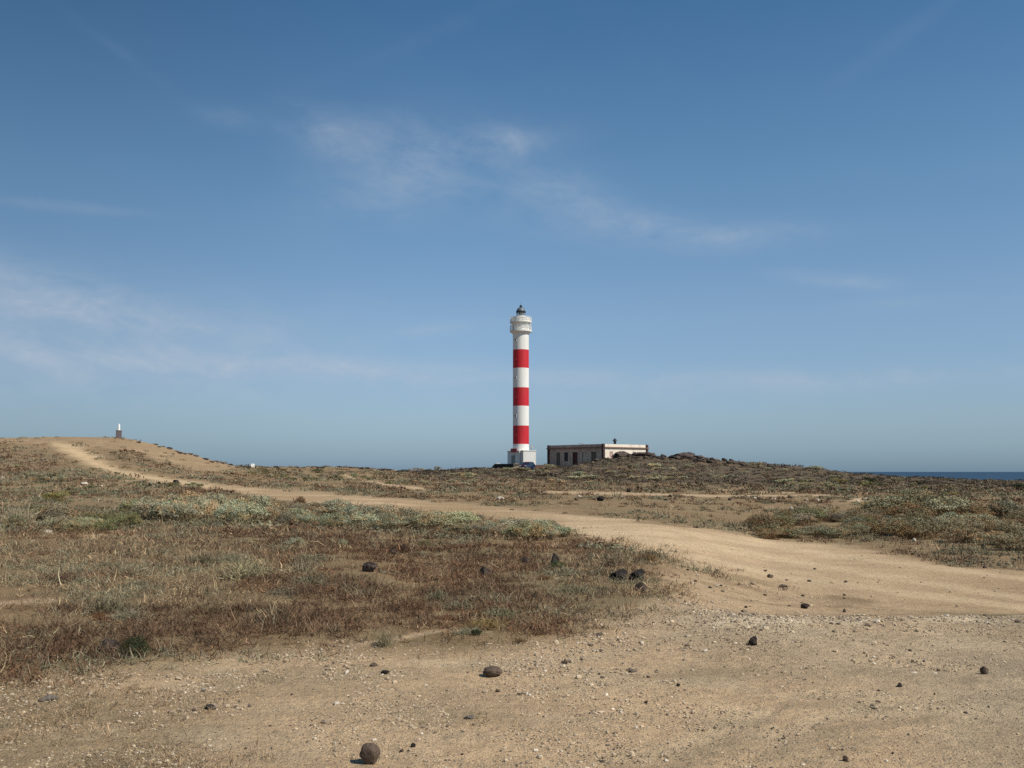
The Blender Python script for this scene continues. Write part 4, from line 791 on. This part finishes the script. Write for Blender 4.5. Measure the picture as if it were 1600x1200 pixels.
# ------------------------------------------------------------------ vegetation nobody could count
def sample(n, d0, d1, azm=32.0, power=0.0):
    """positions with density ~ 1/d^(2-power-...) : log-uniform in distance keeps the picture evenly covered"""
    d = np.exp(rng.uniform(math.log(d0), math.log(d1), n)) if power == 0 else (rng.uniform(d0 ** power, d1 ** power, n)) ** (1 / power)
    a = np.radians(rng.uniform(-azm, azm, n)); return d * np.sin(a), d * np.cos(a)
BRUSH = [(-700, 835), (0, 832), (200, 838), (450, 832), (700, 842), (880, 846), (960, 862), (1040, 882), (1062, 905), (1030, 930), (960, 955), (870, 995), (700, 1008), (560, 1014), (400, 1012), (300, 1022), (200, 1042), (100, 1050), (0, 1068), (-700, 1100)]
def tufts(name, n, d0, d1, dens, colf, kb, Lr, wr, label, up=.5, spread=.10, cat='brush', power=.6, lod=1.0):
    x_, y_ = sample(n, d0, d1, 33, power); z_, f_ = ground(x_, y_); keep = rng.random(n) < dens(x_, y_, f_); x_, y_, z_ = x_[keep], y_[keep], z_[keep]; f_ = {k: v[keep] for k, v in f_.items()}
    c_ = colf(x_, y_, f_); m_ = len(x_); sc = np.maximum(1.0, (y_ / 12.0)) ** lod
    idx = np.repeat(np.arange(m_), kb); nb_ = len(idx); s_ = rng.lognormal(0, .35, m_)[idx]
    th = rng.uniform(0, 2 * np.pi, nb_); lean = rng.uniform(0, 1, nb_) ** .6 * (1.5 - up); d_ = np.stack([np.cos(th) * np.sin(lean), np.sin(th) * np.sin(lean), np.cos(lean) + .05], 1)
    rr = np.abs(rng.normal(size=nb_)) * spread * s_ * np.sqrt(sc[idx]); th2 = rng.uniform(0, 2 * np.pi, nb_)
    b_ = np.stack([x_[idx] + rr * np.cos(th2), y_[idx] + rr * np.sin(th2), z_[idx] - .01 + rng.uniform(0, .35, nb_) ** 2 * .25 * s_], 1)
    L_ = rng.uniform(*Lr, nb_) * s_ * sc[idx] ** .35; W_ = rng.uniform(*wr, nb_) * sc[idx]
    cc = c_[idx] * rng.lognormal(0, .36, (nb_, 1)); V_, T_, C_ = blades(b_, d_, L_, W_, cc, .4)
    print(name, m_, 'tufts', len(T_), 'tris'); o = mesh_np(name, V_, T_, STUFFM, cols=C_); tag(o, label, cat, kind='stuff'); return o
def pick(n, pal, w):
    return np.array(pal)[rng.choice(len(pal), size=n, p=np.array(w) / sum(w))]
def d_brush(x, y, f):
    sd = poly_sd(f['px'], f['py'], BRUSH); bare = sst(-.02, .28, fbm(x, y, 1.7, 4, 131)) * .9
    return sst(90, -70, sd + f['nz'] * 150) * (1 - bare) * np.clip(.35 + 1.4 * (fbm(x, y, .9, 3, 133) + .4), .15, 1)
REDB, TAN, STRAW, GRYG, DRK = (.165, .095, .055), (.30, .205, .12), (.44, .32, .18), (.21, .19, .12), (.08, .055, .036)
def c_brush(x, y, f):
    n = len(x); a = fbm(x, y, 3.2, 4, 141); b_ = fbm(x, y, 1.2, 3, 143); red = np.clip(sst(-.05, .4, a + .35 * sst(300, 560, f['px']) * sst(990, 870, f['px']) + .45 * sst(930, 1000, f['py'])), 0, 1)
    c_ = pick(n, [TAN, GRYG, STRAW, DRK, (.19, .13, .08)], [4, 3, 1.4, .8, 3]); c2 = pick(n, [REDB, TAN, DRK, (.17, .09, .05)], [4, 1.6, 1, 3])
    c_ = np.where((rng.random(n) < red)[:, None], c2, c_)
    px, py = f['px'], f['py']
    dk = sum(np.exp(-((px - a_) / w_) ** 2 - ((py - b__) / h_) ** 2) for a_, b__, w_, h_ in ((330, 985, 130, 26), (190, 1020, 110, 28), (560, 925, 120, 26), (480, 985, 80, 20), (660, 945, 110, 22), (60, 1000, 90, 30), (180, 1018, 60, 14), (300, 1005, 80, 14), (500, 850, 120, 10), (380, 845, 90, 8), (700, 870, 100, 14), (250, 965, 120, 15), (830, 925, 90, 18)))
    dk = np.clip(dk + .5 * fbm(x, y, 1.4, 4, 144), 0, 1); c4 = pick(n, [(.10, .060, .036), (.14, .080, .048), (.065, .045, .03)], [3, 3, 1.5]); c_ = np.where((rng.random(n) < dk * .85)[:, None], c4, c_)
    g_ = sst(.12, .4, fbm(x, y, 2.4, 3, 151) + .25 * np.exp(-((px - 120) / 200) ** 2 - ((py - 910) / 40) ** 2)) * (1 - dk * .7); return np.where((rng.random(n) < g_ * .8)[:, None], np.array(GRYG) * 1.1, c_)
tufts('dry_brush', 30000, 7.0, 34, d_brush, c_brush, 24, (.03, .10), (.003, .008), 'tangled reddish brown dry brush covering the left middle ground', up=.12, spread=.10)
# taller straw stalks among it
tufts('straw_stalks', 2200, 7.5, 24, lambda x, y, f: d_brush(x, y, f) * .8, lambda x, y, f: pick(len(x), [(.36, .27, .16), TAN, (.28, .24, .16)], [3, 3, 2]), 9, (.07, .18), (.0018, .0034), 'thin pale straw stalks standing among the brush', up=.8, spread=.05, cat='straw')
# sparse tiny tufts on the foreground earth
def d_fore(x, y, f):
    g_ = fbm(x, y, 1.5, 4, 161); return f['fore'] * sst(.0, .5, g_ + .55 * sst(700, 100, f['px']) + .35 * sst(1100, 1010, f['py']) - .30) * sst(1500, 800, f['px'])
tufts('dry_grass', 15000, 4.0, 12, d_fore, lambda x, y, f: pick(len(x), [TAN, (.30, .22, .13), GRYG, (.20, .14, .085)], [4, 3, 1, 2]), 12, (.012, .045), (.0022, .0045), 'short sparse dead grass on the foreground earth', up=.3, spread=.04, cat='grass')
# low scrub from the track to the skyline
def d_mid(x, y, f):
    bare = np.clip(f['road'] * 1.3 + f['track'] * 1.2 + f['hilltop'] * .8 * (1 - .8 * f['scrubhill']), 0, 1); g_ = fbm(x, y, 5.0, 4, 171); g2 = fbm(x, y, 22, 3, 173)
    patch = np.clip(.32 + 1.1 * g_ + .5 * g2 + .5 * f['mound'], .05, 1); patch *= 1 - .55 * sst(1050, 900, np.abs(f['px'] - 2000)) * 0
    flat = sst(760, 800, f['px']) * sst(1320, 1230, f['px']) * sst(776, 786, f['py']) * sst(840, 815, f['py']); patch = np.clip(patch + .5 * f['scrubhill'], 0, 1); patch *= 1 - .5 * flat
    return (1 - bare) * patch * (1 - .8 * f['verge']) * (f['fore'] < .3) * (poly_sd(f['px'], f['py'], BRUSH) > -10)
def c_mid(x, y, f):
    n = len(x); a = fbm(x, y, 9.0, 4, 181); c1 = pick(n, [GRYG, (.19, .18, .11), (.13, .12, .07), (.22, .20, .13)], [3, 3, 2, 2]); c2 = pick(n, [TAN, REDB, (.19, .13, .08), DRK], [2, 3, 4, 1]); c3 = pick(n, [DRK, (.05, .042, .032), (.22, .19, .12), (.10, .08, .055)], [3, 2.5, 2, 3])
    c_ = np.where((rng.random(n) < sst(-.25, .3, a))[:, None], c1, c2); return np.where((rng.random(n) < f['mound'] * .85)[:, None], c3, c_)
def clumps(name, n, d0, d1, dens, colf, k, label, size=(.14, .36), power=.5, cat='scrub', lf=.15):
    x_, y_ = sample(n, d0, d1, 33, power); z_, f_ = ground(x_, y_); keep = rng.random(n) < dens(x_, y_, f_); x_, y_, z_ = x_[keep], y_[keep], z_[keep]; f_ = {q: v[keep] for q, v in f_.items()}
    c_ = colf(x_, y_, f_); m_ = len(x_); S = rng.uniform(*size, m_) * rng.lognormal(0, .3, m_) * np.clip(y_ / 60, .8, 1.7)
    idx = np.repeat(np.arange(m_), k); d_ = unit(rng.normal(size=(len(idx), 3))); d_[:, 2] = np.abs(d_[:, 2]); q = rng.uniform(.3, 1, len(idx)) ** .5
    p_ = np.stack([x_, y_, z_], 1)[idx] + d_ * (S[idx] * q)[:, None] * np.array([1.3, 1.3, .5]); ls = np.maximum(S[idx] * lf, y_[idx] / 1000 * .8) * rng.uniform(.6, 1.4, len(idx))
    V_, T_, C_ = leaves(p_, unit(d_ + rng.normal(size=d_.shape) * .6), ls * 1.5, ls * .8, c_[idx] * rng.uniform(.7, 1.3, (len(idx), 1)))
    print(name, m_, len(T_)); o = mesh_np(name, V_, T_, STUFFM, cols=C_); tag(o, label, cat, kind='stuff'); return o
clumps('low_scrub', 9000, 21, 80, d_mid, c_mid, 80, 'low dry scrub scattered over the plain beyond the brush')
clumps('slope_scrub', 17000, 75, 245, d_mid, c_mid, 26, 'low dry scrub covering the far slopes and the mound', lf=.22)
tufts('steppe_grass', 15000, 19, 110, lambda x, y, f: d_mid(x, y, f) * .9, c_mid, 14, (.06, .18), (.004, .008), 'thin dry grass and twigs on the plain beyond the brush', up=.5, spread=.12, cat='grass', power=.3)

# ------------------------------------------------------------------ gravel
def pebbles(name, n, d0, d1, dens, label):
    x_, y_ = sample(n, d0, d1, 31, -.3 if False else .15); z_, f_ = ground(x_, y_); keep = rng.random(n) < dens(x_, y_, f_); x_, y_, z_ = x_[keep], y_[keep], z_[keep]; m_ = len(x_)
    g_ = (1 + 5 ** .5) / 2; ico = unit(np.array([(-1, g_, 0), (1, g_, 0), (-1, -g_, 0), (1, -g_, 0), (0, -1, g_), (0, 1, g_), (0, -1, -g_), (0, 1, -g_), (g_, 0, -1), (g_, 0, 1), (-g_, 0, -1), (-g_, 0, 1)], float))
    fa = np.array([(0, 11, 5), (0, 5, 1), (0, 1, 7), (0, 7, 10), (0, 10, 11), (1, 5, 9), (5, 11, 4), (11, 10, 2), (10, 7, 6), (7, 1, 8), (3, 9, 4), (3, 4, 2), (3, 2, 6), (3, 6, 8), (3, 8, 9), (4, 9, 5), (2, 4, 11), (6, 2, 10), (8, 6, 7), (9, 8, 1)])
    s_ = np.clip(rng.lognormal(math.log(.0052), .5, m_), .003, .028) * np.clip(y_ / 7, .8, 2.6); th = rng.uniform(0, 2 * np.pi, m_)
    vv = ico[None] * rng.uniform(.72, 1.2, (m_, 12, 1)) * np.stack([rng.uniform(.8, 1.5, m_), rng.uniform(.7, 1.1, m_), rng.uniform(.45, .85, m_)], 1)[:, None] * s_[:, None, None]
    cx_, sx_ = np.cos(th)[:, None], np.sin(th)[:, None]; V_ = np.stack([vv[..., 0] * cx_ - vv[..., 1] * sx_ + x_[:, None], vv[..., 0] * sx_ + vv[..., 1] * cx_ + y_[:, None], vv[..., 2] + (z_ + s_ * .25)[:, None]], -1).reshape(-1, 3)
    T_ = (fa[None] + (np.arange(m_) * 12)[:, None, None]).reshape(-1, 3)
    c_ = pick(m_, [(.50, .39, .26), (.40, .31, .21), (.26, .195, .135), (.13, .10, .075), (.62, .53, .41)], [6, 5, 2.5, 1.2, 1.0]) * rng.uniform(.8, 1.2, (m_, 1))
    print(name, m_); o = mesh_np(name, V_, T_, mat('pebble_stone', (1, 1, 1), .9, var=.15, vcol=True), cols=np.repeat(c_, 12, 0)); tag(o, label, 'gravel', kind='stuff'); return o
def d_peb(x, y, f):
    pl_ = .30 * (1 - f['road']) * sst(700, 800, f['px']) * (y > 24)
    g_ = fbm(x, y, 1.0, 4, 191) + .5 * fbm(x, y, .3, 3, 192); return np.clip(f['fore'] * sst(-.25, .35, g_) * (.35 + .65 * sst(1300, 900, f['px'])) + f['ledge'] * .7 + .05 * f['road'] + .25 * (1 - f['road']) * (y > 11) * sst(1050, 1100, f['px']) * sst(1450, 1250, f['px']) * (y < 22) + pl_ + .02 * f['road'] * (y > 14), 0, 1)
pebbles('gravel', 100000, 4.6, 14, d_peb, 'small loose gravel strewn over the foreground')
pebbles('plain_gravel', 26000, 13, 60, d_peb, 'sparse gravel on the track and the plain behind')
